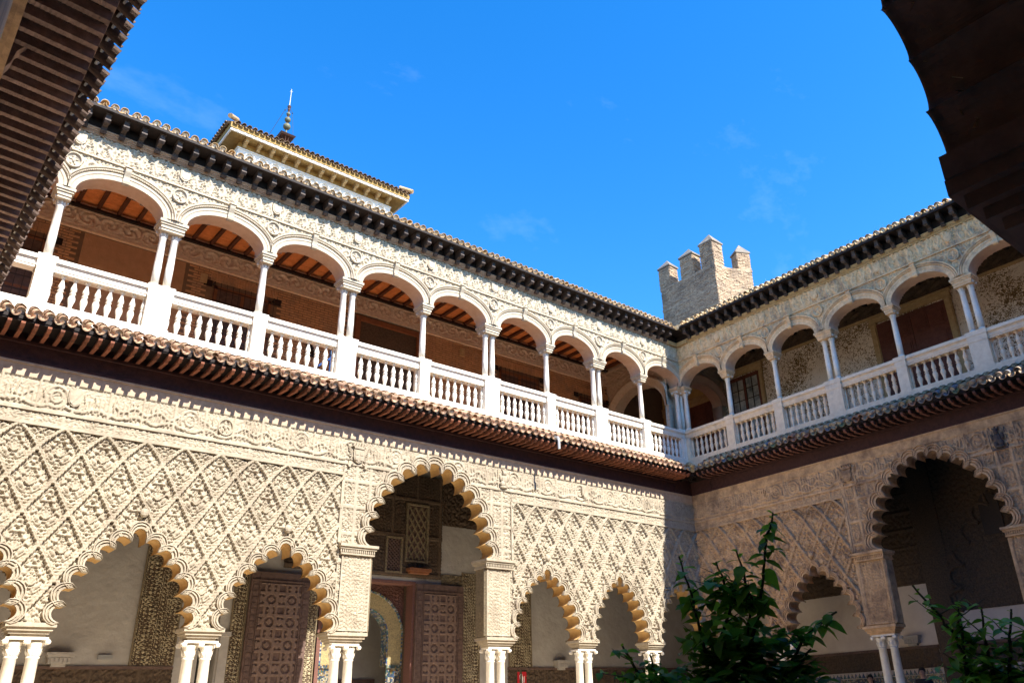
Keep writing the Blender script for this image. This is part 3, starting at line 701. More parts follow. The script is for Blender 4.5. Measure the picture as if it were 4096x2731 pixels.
# ================================================================== BALUSTRADES
ZBASE0, ZBASE1, ZR0, ZR1 = 9.17, 9.42, 10.15, 10.44
bal_prof = [(.052, 0), (.060, .03), (.046, .055), (.033, .09), (.048, .16), (.068, .24), (.070, .29), (.052, .345), (.038, .37), (.060, .382), (.060, .404), (.036, .416), (.048, .44), (.064, .475), (.059, .52), (.038, .585), (.026, .65), (.034, .68), (.054, .695), (.058, .73)]
colA = sorted([(19.73, 1), (17.55, 2), (15.34, 1), (13.10, 2), (10.815, 1), (8.57, 2), (6.36, 1), (4.24, 2), (2.14, 1)])
colB = [(2.12, 1), (4.04, 1), (6.04, 2), (8.195, 1), (10.36, 2), (12.5, 1), (14.6, 2)]
def balustrade(fr, root, cols, s_end, m):
    bm_ = MB().box(-.055, .055, -.055, .055, -.002, .03).lathe(bal_prof, 12).box(-.056, .056, -.056, .056, .705, .731).mesh('baluster', m)
    bm_.polygons.foreach_set('use_smooth', [len(p.vertices) == 4 and abs(p.normal.z) < .9 for p in bm_.polygons])
    MB().box(-.1, s_end, -.17, .215, ZBASE0-.12, ZBASE1-.03).box(-.1, s_end, -.15, .195, ZBASE1-.03, ZBASE1).build('plinth', m, root, fr)
    MB().box(-.1, s_end, -.10, .135, ZR0, ZR0+.05).box(-.1, s_end, -.115, .15, ZR0+.05, ZR0+.15).box(-.1, s_end, -.135, .17, ZR0+.15, ZR0+.18).box(-.1, s_end, -.16, .20, ZR0+.18, ZR0+.25).box(-.1, s_end, -.13, .165, ZR0+.25, ZR1).build('handrail', m, root, fr)
    stops = [(0, .34)]+[(s, .15 if k == 1 else .25) for s, k in cols]
    for s, hw in stops:
        mb = MB()
        if s == 0: mb.box(-.16, .34, -.16, .20, ZBASE1, ZR0)
        else:
            mb.box(s-hw, s+hw, -.14, .205, ZBASE1, ZR0).box(s-hw-.02, s+hw+.02, -.15, .225, ZBASE0-.1, ZBASE1+.02)
            mb.box(s-hw-.012, s+hw+.012, -.145, .215, ZR0, ZR0+.168).box(s-hw-.03, s+hw+.03, -.17, .225, ZR0+.17, ZR1+.012)
        mb.build('pedestal', m, root, fr)
    for (s0, h0), (s1, h1) in zip(stops, stops[1:]):
        a, b_ = s0+h0+.0, s1-h1-.0; n = 7 if b_-a < 1.55 else 8
        for i in range(n+1):
            s = a+(b_-a)*i/n
            x, y, _ = fr.p(s+(.022 if i == 0 else -.022 if i == n else 0), .02, 0)
            inst('baluster', bm_, root, (x, y, ZBASE1), (0, 0, fr.rot+random.uniform(-.05, .05)), (.55 if i in (0, n) else 1, 1, 1))
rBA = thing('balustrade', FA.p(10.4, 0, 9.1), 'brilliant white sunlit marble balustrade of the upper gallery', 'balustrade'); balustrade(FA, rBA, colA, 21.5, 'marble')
rBB = thing('balustrade', FB.p(8.2, 0, 9.1), 'shaded grey white marble balustrade right of the corner', 'balustrade'); balustrade(FB, rBB, colB, 15.2, 'marble_old_warmed')

# ================================================================== UPPER ARCADES
SPR = 12.08; RISE = .53; UR = .082
UH = 11.74-.10-10.45
up_shaft = shaft_smooth(column_meshes('up', UR, UH, 'marble')); up_cap = capital_mesh(UR, .20, 'marble'); up_base = MB().box(-.115, .115, -.115, .115, 0, .035).lathe([(.11, .035), (.112, .06), (.09, .08), (.085, .1)], 14).mesh('column_base', 'marble')
def scrolls(S, Z, p=.42, z0=12.6):
    p = .30; z0 = 12.78+.0*S; z0 = np.where(Z < 12.62, 12.47, 12.78)
    cx = (S % p)-p/2; row = np.floor(S/p); cz = Z-z0
    th = np.arctan2(cz, cx*np.where(row % 2 == 0, 1, -1)); r = np.sqrt(cx**2+cz**2)
    a = np.sin(th+r*62)+.35*np.sin(5*th-r*30)
    return np.maximum(.046*sst(-.1, .2, a)*(r < p*.60), .034*sst(-.1, .2, np.sin(S*58+2*np.sin(Z*31))*np.sin(Z*61+1.5*np.sin(S*27))))
def upper_arcade(fr, root, cols, s_end, m, soff, step=.016):
    stops = [(0.16, .10)]+[(s, .16 if k == 1 else .26) for s, k in cols]
    arcs = []
    for (s0, h0), (s1, h1) in zip(stops, stops[1:]):
        a, b_ = s0+h0, s1-h1; arcs.append(((a+b_)/2, (b_-a)/2, s0, s1))
    holes = []
    for c, hw, s0, s1 in arcs:
        t = np.linspace(0, PI, 40)
        holes.append(np.vstack([[(c-hw, SPR-.3)], np.stack([c-hw*np.cos(t), SPR+.02+RISE*np.sin(t)], 1), [(c+hw, SPR-.3)]]))
        # archivolt in stepped bands, meeting the neighbour over each column
        n = 33; t = np.linspace(0, PI, n); mb = MB()
        prof = [(0, .035), (.10, .04), (.12, .055), (.17, .055), (.19, .035), (.205, .075), (.235, .075), (.25, .045), (.265, .088), (.30, .092), (.32, .02), (.335, .0)]
        vs = []
        for o, h in prof:
            for q in t:
                s = c-(hw+o*.86)*math.cos(q); z = SPR+.02+(RISE+o)*math.sin(q)
                s = min(max(s, s0+.004), s1-.004)
                vs.append((s, .215+h, z))
        mb.cur = 0; mb.add(vs, [(a_*n+i, a_*n+i+1, (a_+1)*n+i+1, (a_+1)*n+i) for a_ in range(len(prof)-1) for i in range(n-1)])
        for o, zz in ((.22, .078),):                                # bead moulding
            for q in np.linspace(.25, PI-.25, 62):
                s = c-(hw+o*.86)*math.cos(q); z = SPR+.02+(RISE+o)*math.sin(q)
                if s0+.02 < s < s1-.02: mb.box(s-.010, s+.010, .285, .306, z-.010, z+.010)
        mb.cur = 1
        vs = [(c-hw*math.cos(q), .25, SPR+.02+RISE*math.sin(q)) for q in t]+[(c-hw*math.cos(q), -.24, SPR+.02+RISE*math.sin(q)) for q in t]
        mb.add(vs, [(i, i+1, n+i+1, n+i) for i in range(n-1)])
        mb.build('arch', [m, soff], root, fr)
        # scrolled keystone
        k = MB(); z0 = SPR+RISE-.06; z1 = SPR+RISE+.36
        k.profile([(.20, z0+.04), (.29, z0), (.33, z0+.03), (.335, z0+.10), (.30, z0+.14), (.315, z0+.22), (.37, z1-.10), (.385, z1-.05), (.36, z1), (.20, z1)], c-.062, c+.062)
        k.profile([(.30, z0+.05), (.345, z0+.02), (.36, z0+.08), (.33, z0+.13)], c-.075, c+.075)
        k.box(c-.085, c+.085, .2, .40, z1, z1+.025)
        k.build('keystone', m, root, fr)
    zF0, zF1 = 13.07, 13.58
    hfield('spandrel_relief', fr, .20, s_end, SPR-.02, zF0-.04, step, lambda S, Z: scrolls(S, Z, .40, 12.78), holes, .205, m, root)
    def frieze(S, Z):
        W_ = .30; c = np.floor(S/W_); f = (S/W_-c)-.5; t = (Z-(zF0+zF1)/2)/.25; hh = hashn(c, 1.)
        body = np.exp(-((f*W_-.03*np.sin(14*Z+6*hh))/.042)**2)*(np.abs(t) < .8)
        arm = np.exp(-((t-.2-1.6*f*(hh-.5))/.10)**2)*(np.abs(f) < .42)
        leg = np.exp(-((np.abs(f*W_)-.05-.06*(t+.6))/.022)**2)*(t < .05)
        h = .075*np.clip(np.maximum(np.maximum(body, arm*.8), leg*.8), 0, 1)
        return np.maximum(h, np.maximum(.045*sst(-.1, .15, np.sin(S*46+2*np.sin(Z*29+hh*6))*np.sin(Z*52+1.4*np.sin(S*23))), 0))
    hfield('figure_frieze', fr, .20, s_end, zF0, zF1, step, frieze, [], .212, m, root)
    mb = MB().box(.20, s_end, .17, .27, zF0-.05, zF0-.02).box(.20, s_end, .17, .252, zF0-.02, zF0+.005)
    mb.build('string_course', m, root, fr)
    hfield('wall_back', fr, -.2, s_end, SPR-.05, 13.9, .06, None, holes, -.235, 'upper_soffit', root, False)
    # cartouches in the frieze and medallions over the columns
    for s, k in cols:
        relief_medallion(fr, root, s+.0, 12.77, .165, m, .245)
        mb = MB(); shield(mb, s-.02, (zF0+zF1)/2, .22, .27, .22, .300); shield(mb, s-.02, (zF0+zF1)/2, .16, .20, .300, .312); mb.build('cartouche', m, root, fr)
    for s, k in cols:
        offs = (0,) if k == 1 else (-.125, .125)
        for o in offs:
            x, y, _ = fr.p(s+o, 0, 0)
            c = inst('column', up_shaft, root, (x, y, 10.45+.10), (0, 0, fr.rot))
            inst('capital', up_cap, c, (0, 0, UH)); inst('column_base', up_base, c, (0, 0, -.10))
        hw = .115 if k == 1 else .235
        mb = MB()
        for a, z0, z1 in ((0, 11.84, 11.90), (.02, 11.90, 11.98), (.045, 11.98, 12.03), (.07, 12.03, 12.095)): mb.box(s-hw-a, s+hw+a, -.18-a, .18+a, z0, z1)
        mb.build('abacus', m, root, fr)
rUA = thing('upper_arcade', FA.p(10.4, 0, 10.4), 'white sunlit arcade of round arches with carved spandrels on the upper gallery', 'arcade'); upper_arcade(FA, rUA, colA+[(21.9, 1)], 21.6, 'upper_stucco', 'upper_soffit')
rUB = thing('upper_arcade', FB.p(8.2, 0, 10.4), 'shaded tan arcade of round arches on the upper gallery right of the corner', 'arcade'); upper_arcade(FB, rUB, colB, 14.6, 'bounce_warmed_stucco', 'upper_soffit', .018)
# the cluster of columns at the inner corner
for x, y in ((-.22, 0), (0, -.22), (.0, .0)):
    c = inst('column', up_shaft, rUB, (x, y, 10.55)); inst('capital', up_cap, c, (0, 0, UH)); inst('column_base', up_base, c, (0, 0, -.10))
mb = MB()
for a, z0, z1 in ((0, 11.84, 11.90), (.02, 11.90, 11.98), (.045, 11.98, 12.03), (.07, 12.03, 12.09)): mb.box(-.30-a, .17+a, -.12-a, .17+a, z0, z1).box(-.118-a, .169+a, -.30-a, -.119-a+.0, z0, z1)
mb.build('abacus', 'bounce_warmed_stucco', rUB)

# ================================================================== UPPER EAVES
br = MB()
br.profile([(0, .0), (0, -.30), (.05, -.31), (.10, -.27), (.12, -.20), (.20, -.17), (.26, -.19), (.31, -.16), (.34, -.09), (.34, 0)], -.05, .05)
br.profile([(.02, -.30), (.075, -.33), (.12, -.28), (.10, -.22), (.04, -.24)], -.06, .06)
br.profile([(.24, -.17), (.30, -.20), (.35, -.15), (.33, -.09), (.27, -.10)], -.06, .06)
br.box(-.062, .062, 0, .36, 0, .03)
bracket_mesh = {k: br.mesh('bracket', k) for k in ('bracket_wood',)}
def upper_eave(fr, root, s0, s1, e, ez, tm, cm):
    tiled_eave(fr, root, s0, s1, e, ez, .36, .3, .215, tm, rows=False)
    n = int((s1-s0)/.375)
    for i in range(n):
        x, y, _ = fr.p(s0+(i+.5)*.375, .29, 0); inst('bracket', bracket_mesh['bracket_wood'], root, (x, y, ez-.075), (0, 0, fr.rot))
    MB().box(s0, s1, .2, e-.06, ez-.045, ez-.01).box(s0, s1, e-.06, e-.03, ez-.05, ez+.02).build('soffit_board', 'dark_wood', root, fr)
    MB().box(s0, s1, .20, .29, 13.735, ez-.045).build('wall_plate', 'dark_wood', root, fr)
    MB().box(s0, s1, .2, .262, 13.59, 13.62).box(s0, s1, .2, .275, 13.62, 13.66).box(s0, s1, .2, .31, 13.66, 13.70).box(s0, s1, .2, .335, 13.70, 13.735).build('cornice', cm, root, fr)
    mb = MB()
    for t in np.arange(s0, s1, .05): mb.box(t, t+.025, .25, .292, 13.625, 13.655)
    o = mb.build('dentil_row', cm, root, fr); o['kind'] = 'stuff'
    z0 = ez+.10
    MB().profile([(e-.12, z0), (-4.2, z0+(e+4.1)*.36), (-4.2, z0+(e+4.1)*.36-.1), (e-.12, z0-.06)], s0-1, s1).build('roof_slope', tm, root, fr)
rVA = thing('roof_eave', FA.p(10.4, .2, 13.6), 'top eave with dark scrolled brackets and yellowish tiles above the sunlit gallery', 'eave'); upper_eave(FA, rVA, .78, 21.4, .78, 14.02, 'upper_tile', 'cornice')
rVB = thing('roof_eave', FB.p(8.2, .2, 13.6), 'top eave with dark brackets above the shaded gallery at right', 'eave'); upper_eave(FB, rVB, .78, 15.2, .78, 14.06, 'upper_tile', 'ochre_stone')
mb = MB().box(-.78, -.2, -.78, -.2, 13.98, 14.01); mb.build('corner_soffit', 'dark_wood', rVB)
mb = MB().box(-.78, -.2, -.291, -.2, 13.735, 13.975).box(-.291, -.2, -.78, -.292, 13.735, 13.975); mb.build('corner_plate', 'dark_wood', rVB)
mb = MB().box(-.78, -.2, -.332, -.2, 13.59, 13.73).box(-.332, -.2, -.78, -.333, 13.59, 13.73); mb.build('corner_cornice', 'ochre_stone', rVB)
mb = MB()
for k in range(5): mb.tube([(-.30-.10*k, -.30-.10*k, 14.24-.036*k), (-.42-.10*k, -.42-.10*k, 14.17-.036*k)], [.075, .088], 8)
mb.build('valley_tile', 'upper_tile', rVB)

# ================================================================== GALLERY INTERIORS, LONG SIDE, UPPER
GA = Frame((0, 3.2), (-1, 0), (0, -1), PI)
rG = thing('gallery_wall', GA.p(10.4, 0, 9), 'brown brick back wall of the sunny upper gallery under a carved stucco band', 'wall')
MB().box(-4.5, 24, -.4, 0, 8.6, 14.0).build('wall_core', 'brick_bed', rG, GA)
skips = [(13.85, 15.55, 9.05, 12.75), (8.9, 11.4, 9.05, 13.05), (3.95, 5.8, 9.05, 12.65), (.5, 2.05, 9.05, 12.5), (19.4, 21.2, 9.05, 12.7), (16.3, 18.75, 10.55, 13.05)]
mb = MB(); z = 9.1; row = 0
while z < 13.05:
    s = .5+(.13 if row % 2 else 0)
    while s < 22:
        w = .245; 
        if not any(a-.02 < s+w and s < b_+.02 and c-.05 < z+.06 and z < d_+.02 for a, b_, c, d_ in skips):
            h = .004+.016*random.random()
            v = [(s, 0, z), (s+w, 0, z), (s+w, 0, z+.055), (s, 0, z+.055), (s+.003, h, z+.003), (s+w-.003, h, z+.003), (s+w-.003, h, z+.052), (s+.003, h, z+.052)]
            mb.add(v, [(4, 5, 6, 7), (0, 1, 5, 4), (1, 2, 6, 5), (2, 3, 7, 6), (3, 0, 4, 7)])
        s += .262
    z += .078; row += 1
o = mb.build('bricks', 'brick', rG, GA); o['kind'] = 'stuff'
hfield('plaster_patch', GA, 16.3, 18.75, 10.55, 13.05, .08, lambda S, Z: .012*vnoise(S*3, Z*3), [], .012, 'brown_plaster', rG)
def vine(S, Z):
    p = .5; cx = (S % p)-p/2; r_ = np.floor(S/p); cz = (Z-13.42)*np.where(r_ % 2 == 0, 1, -1)
    th = np.arctan2(cz, cx); r = np.sqrt(cx**2+cz**2)
    return .045*sst(-.2, .5, np.sin(2*th+r*34))*(np.abs(Z-13.42) < .19)+arabesque(S, Z, 26, .02, 9)
hfield('carved_band', GA, .5, 23, 13.22, 13.62, .022, vine, [], .03, 'band_stucco', rG)
MB().box(.5, 23, 0, .09, 13.08, 13.13).box(.5, 23, 0, .06, 13.13, 13.16).box(.5, 23, 0, .08, 13.16, 13.22).box(.5, 23, 0, .085, 13.62, 13.67).box(.5, 23, 0, .12, 13.67, 13.72).box(.5, 23, 0, .16, 13.72, 13.78).build('band_moulding', 'band_stucco', rG, GA)
def grille_window(s0, s1, z0, z1, blue=False):
    fr_ = MB().box(s0, s0+.10, -.05, .03, z0, z1).box(s1-.10, s1, -.05, .03, z0, z1).box(s0, s1, -.05, .03, z1-.10, z1).box((s0+s1)/2-.05, (s0+s1)/2+.05, -.05, .03, z0, z1-.1)
    n = max(2, int((z1-z0)/.6))
    for i in range(1, n): fr_.box(s0+.1, s1-.1, -.05, .025, z0+(z1-z0)*i/n-.03, z0+(z1-z0)*i/n+.03)
    w = fr_.build('window', 'frame_wood', rG, GA)
    zm_ = z0+(1.75 if blue else 0)
    MB().box(s0+.1, s1-.1, -.02, .004, zm_, z1-.1).build('shutter', 'door_wood', w, GA)
    if blue: MB().box(s0+.1, s1-.1, -.02, .004, z0, zm_).build('pane', 'glass_blue', w, GA)
    g = MB(); d = .17
    for i in range(11):
        s = s0-.03+(s1-s0+.06)*i/10; g.tube([(s, d, z0), (s, d, z1+.05)], .010, 4)
    for z in np.arange(z0+.15, z1+.06, .36): g.box(s0-.05, s1+.05, d-.008, d+.008, z-.014, z+.014)
    for s in (s0-.04, s1+.04): g.box(s-.012, s+.012, 0, d, z1+.0, z1+.03).box(s-.012, s+.012, 0, d, z0+.1, z0+.13).box(s-.012, s+.012, 0, d, z0+1.4, z0+1.43)
    g.build('grille', 'iron', w, GA)
    m_ = MB()
    for sg, s in ((-1, s0-.28), (1, s1+.06)): m_.box(s, s+.22, .0, .028, z1-.06, z1+.12)
    m_.build('lintel_end', 'dark_wood', w, GA)
    # flat brick arch of upright bricks above
    a = MB()
    for i in range(int((s1-s0+.3)/.075)):
        s = s0-.15+i*.075; a.box(s, s+.062, 0, .03+.008*random.random(), z1+.13, z1+.36)
    o = a.build('brick_lintel', 'brick', w, GA); o['kind'] = 'stuff'
for a_ in ((13.9, 15.5, 9.08, 12.62), (3.98, 5.76, 9.6, 12.55), (.65, 2.0, 9.6, 12.40), (19.45, 21.1, 9.08, 12.58)): grille_window(*a_, blue=a_[0] in (13.9, 19.45))
w = MB().box(8.95, 9.10, -.04, .09, 9.08, 12.98).box(11.12, 11.27, -.04, .09, 9.08, 12.98).box(9.1, 11.12, -.04, .09, 12.84, 12.98).build('glazed_opening', 'frame_wood', rG, GA)
MB().box(9.10, 11.12, -.03, .005, 9.08, 12.84).build('pane', 'inner_dark', w, GA)
MB().box(7.25, 7.42, .02, .07, 12.62, 12.88).box(15.72, 15.89, .02, .07, 12.60, 12.86).build('wall_plaque', 'ochre_stone', rG, GA)
mb = MB().box(12.45, 12.75, .02, .08, 11.25, 11.6); mb.box(12.5, 12.7, .08, .26, 11.35, 11.42); mb.build('wall_bracket', 'dark_wood', rG, GA)
mb = MB().sphere(GA.p(12.6, .30, 11.50), .07, 10).tube([GA.p(12.6, .1, 11.38), GA.p(12.6, .28, 11.38), GA.p(12.6, .3, 11.45)], .02, 6)
fix(mb.build('floodlight', 'steel'), 'small round lamp on the brick wall behind the third bay of white balusters', 'lamp')
structure(MB().box(-.6, 24, .0, 3.2+.4, 8.75, 9.05).build('upper_floor', 'terracotta', None, Frame((0, 0), (-1, 0), (0, 1), 0)))
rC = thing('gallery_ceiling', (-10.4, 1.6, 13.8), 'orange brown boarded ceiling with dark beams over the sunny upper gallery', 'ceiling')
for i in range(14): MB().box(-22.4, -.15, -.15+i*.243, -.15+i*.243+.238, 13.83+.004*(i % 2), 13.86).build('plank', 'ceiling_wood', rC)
mat('beam_wood', (.12, .048, .024), (.07, .028, .015), 9, .7, .3, 50)
bm_ = MB().box(-.045, .045, -.14, 3.2, -.10, 0).mesh('beam', 'beam_wood')
for i in range(46): inst('beam', bm_, rC, (-.75-.47*i, 0, 13.83))
MB().box(-22.4, -.15, 2.98, 3.1, 13.64, 13.70).box(-22.4, -.15, -.12, .02, 13.60, 13.69).build('ceiling_fillet', 'dark_wood', rC)

def cross_arch(name, label, axis, pos, thick, lo, hi, c, hw, spr, rise, ztop, m):
    """an arch across a gallery; axis 'x' = the wall lies in a plane of constant x"""
    fr_ = Frame((pos, 0), (0, 1), (-1, 0), 0) if axis == 'x' else Frame((0, pos), (1, 0), (0, -1), 0)
    r = thing(name, fr_.p(c, 0, 9), label, 'arch')
    t = np.linspace(0, PI, 32)
    hole = np.vstack([[(c-hw, 8)], np.stack([c-hw*np.cos(t), spr+rise*np.sin(t)], 1), [(c+hw, 8)]])
    hfield('arch_wall', fr_, lo, hi, 9.05, ztop, .03, lambda S, Z: np.where(np.abs(Z-ztop+.45) < .22, .035*sst(-.1, .5, np.sin(S*20+3*np.sin(Z*17))*np.sin(Z*19)), arabesque(S, Z, 26, .022, 3)), [hole], .0, m, r)
    hfield('arch_wall', fr_, lo, hi, 9.05, ztop, .05, None, [hole], -thick, m, r, False)
    mb = MB(); n = 32
    vs = [(c-hw*math.cos(q), .04, spr+rise*math.sin(q)) for q in t]+[(c-hw*math.cos(q), -thick, spr+rise*math.sin(q)) for q in t]
    mb.add(vs, [(i, i+1, n+i+1, n+i) for i in range(n-1)])
    mb.box(c-hw-.01, c-hw+.0, -thick, .03, 9.05, spr).box(c+hw, c+hw+.01, -thick, .03, 9.05, spr)
    prof = [(0, .05), (.10, .05), (.105, .075), (.18, .075), (.185, .10), (.26, .10), (.28, .13), (.33, .12), (.34, .0)]
    vs = [(min(max(c-(hw+o_)*math.cos(q), lo), hi), .0+h, spr+(rise+o_)*math.sin(q)) for o_, h in prof for q in t]
    mb.add(vs, [(a*n+i, a*n+i+1, (a+1)*n+i+1, (a+1)*n+i) for a in range(len(prof)-1) for i in range(n-1)])
    mb.build('archivolt', 'upper_soffit' if axis == 'y' else m, r, fr_, True)
    mb = MB().box(lo, hi, -.01, .07, ztop-.72, ztop-.66).box(lo, hi, -.01, .09, ztop-.2, ztop-.1)
    mb.build('moulding', m, r, fr_)
    return r
cross_arch('gallery_arch', 'wide moulded arch across the far end of the sunny upper gallery', 'x', -.52, .42, .16, 3.2, 1.62, 1.33, 11.45, 1.13, 13.80, 'upper_stucco')
cross_arch('gallery_arch', 'small arch across the shaded upper gallery seen behind the corner columns', 'y', .12, .40, .30, 2.78, 1.52, .98, 12.05, .62, 13.80, 'upper_stucco')

# ================================================================== SHORT SIDE, UPPER
GB = Frame((2.78, 0), (0, -1), (-1, 0), PI/2)
rH = thing('gallery_wall', GB.p(8.2, 0, 9), 'mottled white and gold patterned back wall of the shaded upper gallery', 'wall')
MB().box(-5, 17, -.4, 0, 8.6, 14.0).build('wall_core', 'gilded_wall', rH, GB)
hfield('carved_band', GB, .4, 16, 13.36, 13.88, .03, lambda S, Z: .05*sst(0, .5, np.sin(S*13+2*np.sin(Z*9))*np.sin(Z*16)), [], .02, 'inner_dark', rH)
MB().box(.4, 16, 0, .07, 13.28, 13.36).build('moulding', 'ochre_stone', rH, GB)
for s0, s1 in ((1.72, 6.02), (9.05, 16)):
    MB().box(s0, s1, 0, .03, 9.05, 9.85).build('tile_dado', 'azulejo_blue', rH, GB)
    MB().box(s0, s1, 0, .05, 9.85, 9.91).build('dado_rail', 'ochre_stone', rH, GB)
def stone_surround(s0, s1, z1, w=.22):
    mb = MB()
    for a, b_ in ((s0-w, s0), (s1, s1+w)):
        mb.box(a, b_, .0, .07, 9.05, z1).box(a+.03, b_-.03, .07, .10, 9.05, z1).box(a-.03, b_+.03, 0, .13, z1, z1+.07)
    mb.box(s0-w, s1+w, 0, .08, z1+.07, z1+.24).box(s0-w-.06, s1+w+.06, 0, .16, z1+.24, z1+.30)
    return mb.build('door_surround', 'ochre_stone', rH, GB)
def panel_door(parent, fr, s0, s1, z0, z1, m, d=.03):
    n = 0
    dr = MB().box(s0, s1, 0, d, z0, z1).build('door', m, parent, fr)
    mid = (s0+s1)/2
    for a, b_ in ((s0, mid-.012), (mid+.012, s1)):
        w = b_-a; mb = MB().box(a, b_, d, d+.03, z0, z1).build('door_leaf', m, dr, fr)
    mb = MB()
    for a, b_ in ((s0, mid-.012), (mid+.012, s1)):
        w = b_-a
        for i, (p, q) in enumerate(((.06, .22), (.27, .55), (.60, .76), (.81, .95))):
            za, zb = z0+(z1-z0)*p, z0+(z1-z0)*q
            for x0, x1 in ((a+.08*w, a+.46*w), (a+.54*w, a+.92*w)) if i % 2 else ((a+.08*w, a+.92*w),):
                mb.box(x0, x1, d+.03, d+.05, za, zb).box(x0+.05, x1-.05, d+.05, d+.07, za+.05, zb-.05)
    mb.build('raised_panels', m, dr, fr)
    return dr
stone_surround(6.40, 8.72, 13.0); panel_door(rH, GB, 6.40, 8.72, 9.05, 13.0, 'red_door')
stone_surround(.20, 1.60, 13.0, .16)
w = MB().box(.2, .30, 0, .06, 9.05, 13.0).box(1.50, 1.6, 0, .06, 9.05, 13.0).box(.85, .95, 0, .06, 9.05, 13.0).box(.3, 1.5, 0, .06, 12.88, 13.0).build('window', 'red_door', rH, GB)
mat('glass_pale', (.60, .60, .54), (.07, .10, .12), 2.2, .15, spec=.6)
for a, b_ in ((.30, .85), (.95, 1.50)):
    for i in range(2):
        for j in range(9):
            x0 = a+(b_-a)*i/2; z0 = 9.15+j*.415
            MB().box(x0+.012, x0+(b_-a)/2-.012, .01, .02, z0+.012, z0+.40).build('pane', 'glass_pale', w, GB)
            MB().box(x0-.012, x0+.012, .02, .045, z0, z0+.415).box(x0, x0+(b_-a)/2, .02, .04, z0-.012, z0+.012).build('glazing_bar', 'dark_wood', w, GB)
# far end of the long gallery: red door in a yellow wall beyond the arch
rK = thing('end_wall', (2.75, 1.7, 9.05), 'yellow wall with a dark red door beyond the wide gallery arch', 'wall')
GK = Frame((2.70, 0), (0, 1), (-1, 0), 0)
MB().box(.2, 6.0, -.08, 0, 9.05, 13.9).build('wall_face', 'yellow_wall', rK, GK)
MB().box(.2, 4.6, 0, .06, 12.46, 12.74).box(.2, 4.6, 0, .10, 12.74, 12.80).box(2.85, 3.1, 0, .05, 9.05, 12.46).build('lintel', 'ochre_stone', rK, GK)
panel_door(rK, GK, .35, 2.85, 9.05, 12.46, 'red_door')
structure(MB().box(-.1, 3.2, -17, 4, 8.75, 9.04).build('upper_floor', 'terracotta'))
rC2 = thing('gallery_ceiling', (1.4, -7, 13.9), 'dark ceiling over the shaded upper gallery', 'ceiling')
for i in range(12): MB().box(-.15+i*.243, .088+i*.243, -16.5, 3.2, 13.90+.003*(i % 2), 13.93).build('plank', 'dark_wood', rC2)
for i in range(33):
    MB().box(-.14, 2.8, -.60-.47*i, -.48-.47*i, 13.78, 13.90).build('beam', 'dark_wood', rC2)

# ================================================================== LONG SIDE, LOWER GALLERY
GL = Frame((0, 2.6), (-1, 0), (0, -1), PI)
rL = thing('inner_wall', GL.p(10.7, 0, FL), 'white plaster wall with carved strips and doors inside the sunlit lower arcade', 'wall')
def wallpiece(s0, s1, z0, z1, m='plaster', d0=-.3, d1=0., name='plaster_wall'): return MB().box(s0, s1, d0, d1, z0, z1).build(name, m, rL, GL)
wallpiece(-3, 24, 5.06, 8.4)
wallpiece(-3, 9.19, FL, 5.06); wallpiece(12.0, 14.36, FL, 5.06); wallpiece(14.76, 24, FL, 5.06)
wallpiece(8.9, 9.19, FL, 5.3, 'inner_dark', -.7, -.3, 'door_reveal'); wallpiece(12.0, 12.3, FL, 5.3, 'inner_dark', -.7, -.3, 'door_reveal'); wallpiece(9.16, 9.24, FL, 5.06, 'red_trim', -.31, .02, 'door_frame'); wallpiece(9.16, 12.1, 5.02, 5.10, 'red_trim', -.31, .03, 'door_frame')
wallpiece(14.3, 14.8, FL, 4.85, 'dark_wood', -1.5, -1.3, 'passage')  # near-black sheet standing in for the shade deep in the opening
wallpiece(5, 16.5, FL, 8.4, 'plaster', -2.5, -2.3, 'alcove_wall'); wallpiece(4.8, 5, FL, 8.4, 'plaster', -2.5, -.3, 'alcove_wall'); wallpiece(16.5, 16.7, FL, 8.4, 'plaster', -2.5, -.3, 'alcove_wall'); wallpiece(4.8, 16.7, 8.4, 8.6, 'plaster', -2.6, -.3, 'alcove_ceiling'); wallpiece(9, 12.4, FL, 2.72, 'door_wood', -2.3, -2.25, 'alcove_dado')
MB().prism([(10.55, 2.72), (10.95, 2.72), (10.95, 3.0), (10.88, 3.15), (10.80, 3.22), (10.75, 3.36), (10.70, 3.22), (10.62, 3.15), (10.55, 3.0)], -2.3, -2.26).build('dark_shape', 'inner_dark', rL, GL)  # flat dark shape against the alcove wall
carve = lambda f, a, k: (lambda S, Z: arabesque(S, Z, f, a, k)+.012*(np.abs(((Z+.1) % .8)-.4) < .03))
for i, (a, b_, z0, z1) in enumerate(((15.30, 16.15, 2.92, 7.6), (13.82, 14.10, FL, 5.4), (5.08, 5.88, 2.90, 7.6), (12.02, 12.26, FL, 5.3), (19.2, 19.8, 2.9, 7.6), (7.0, 7.58, FL, 5.45))):
    hfield('carved_strip', GL, a, b_, z0, z1, .03, None, [], .02, 'inner_dark', rL, False)
    hfield('strip_relief', GL, a, b_, z0, z1, .016, carve(70, .05, i), [], .012, 'inner_relief', rL, False, .010)['kind'] = 'stuff'
    MB().box(a-.03, a, 0, .045, z0, z1).box(b_, b_+.03, 0, .045, z0, z1).build('strip_border', 'inner_stucco', rL, GL)
MB().box(14.12, 14.32, .0, .05, FL, 3.55).box(14.09, 14.35, .0, .08, 3.55, 3.65).box(6.86, 6.97, .0, .05, FL, 3.55).build('door_jamb', 'plaster', rL, GL)
def star_door(S, Z):
    p = .52; x = (S % p)/p-.5; z = (Z % p)/p-.5
    a = np.minimum.reduce([np.abs(np.abs(x)-.28), np.abs(np.abs(z)-.28), np.abs(np.abs(x+z)-.40)/1.41, np.abs(np.abs(x-z)-.40)/1.41])
    st = (np.abs(x)+np.abs(z) < .16)
    return .038*(a < .065)+.030*st-.004
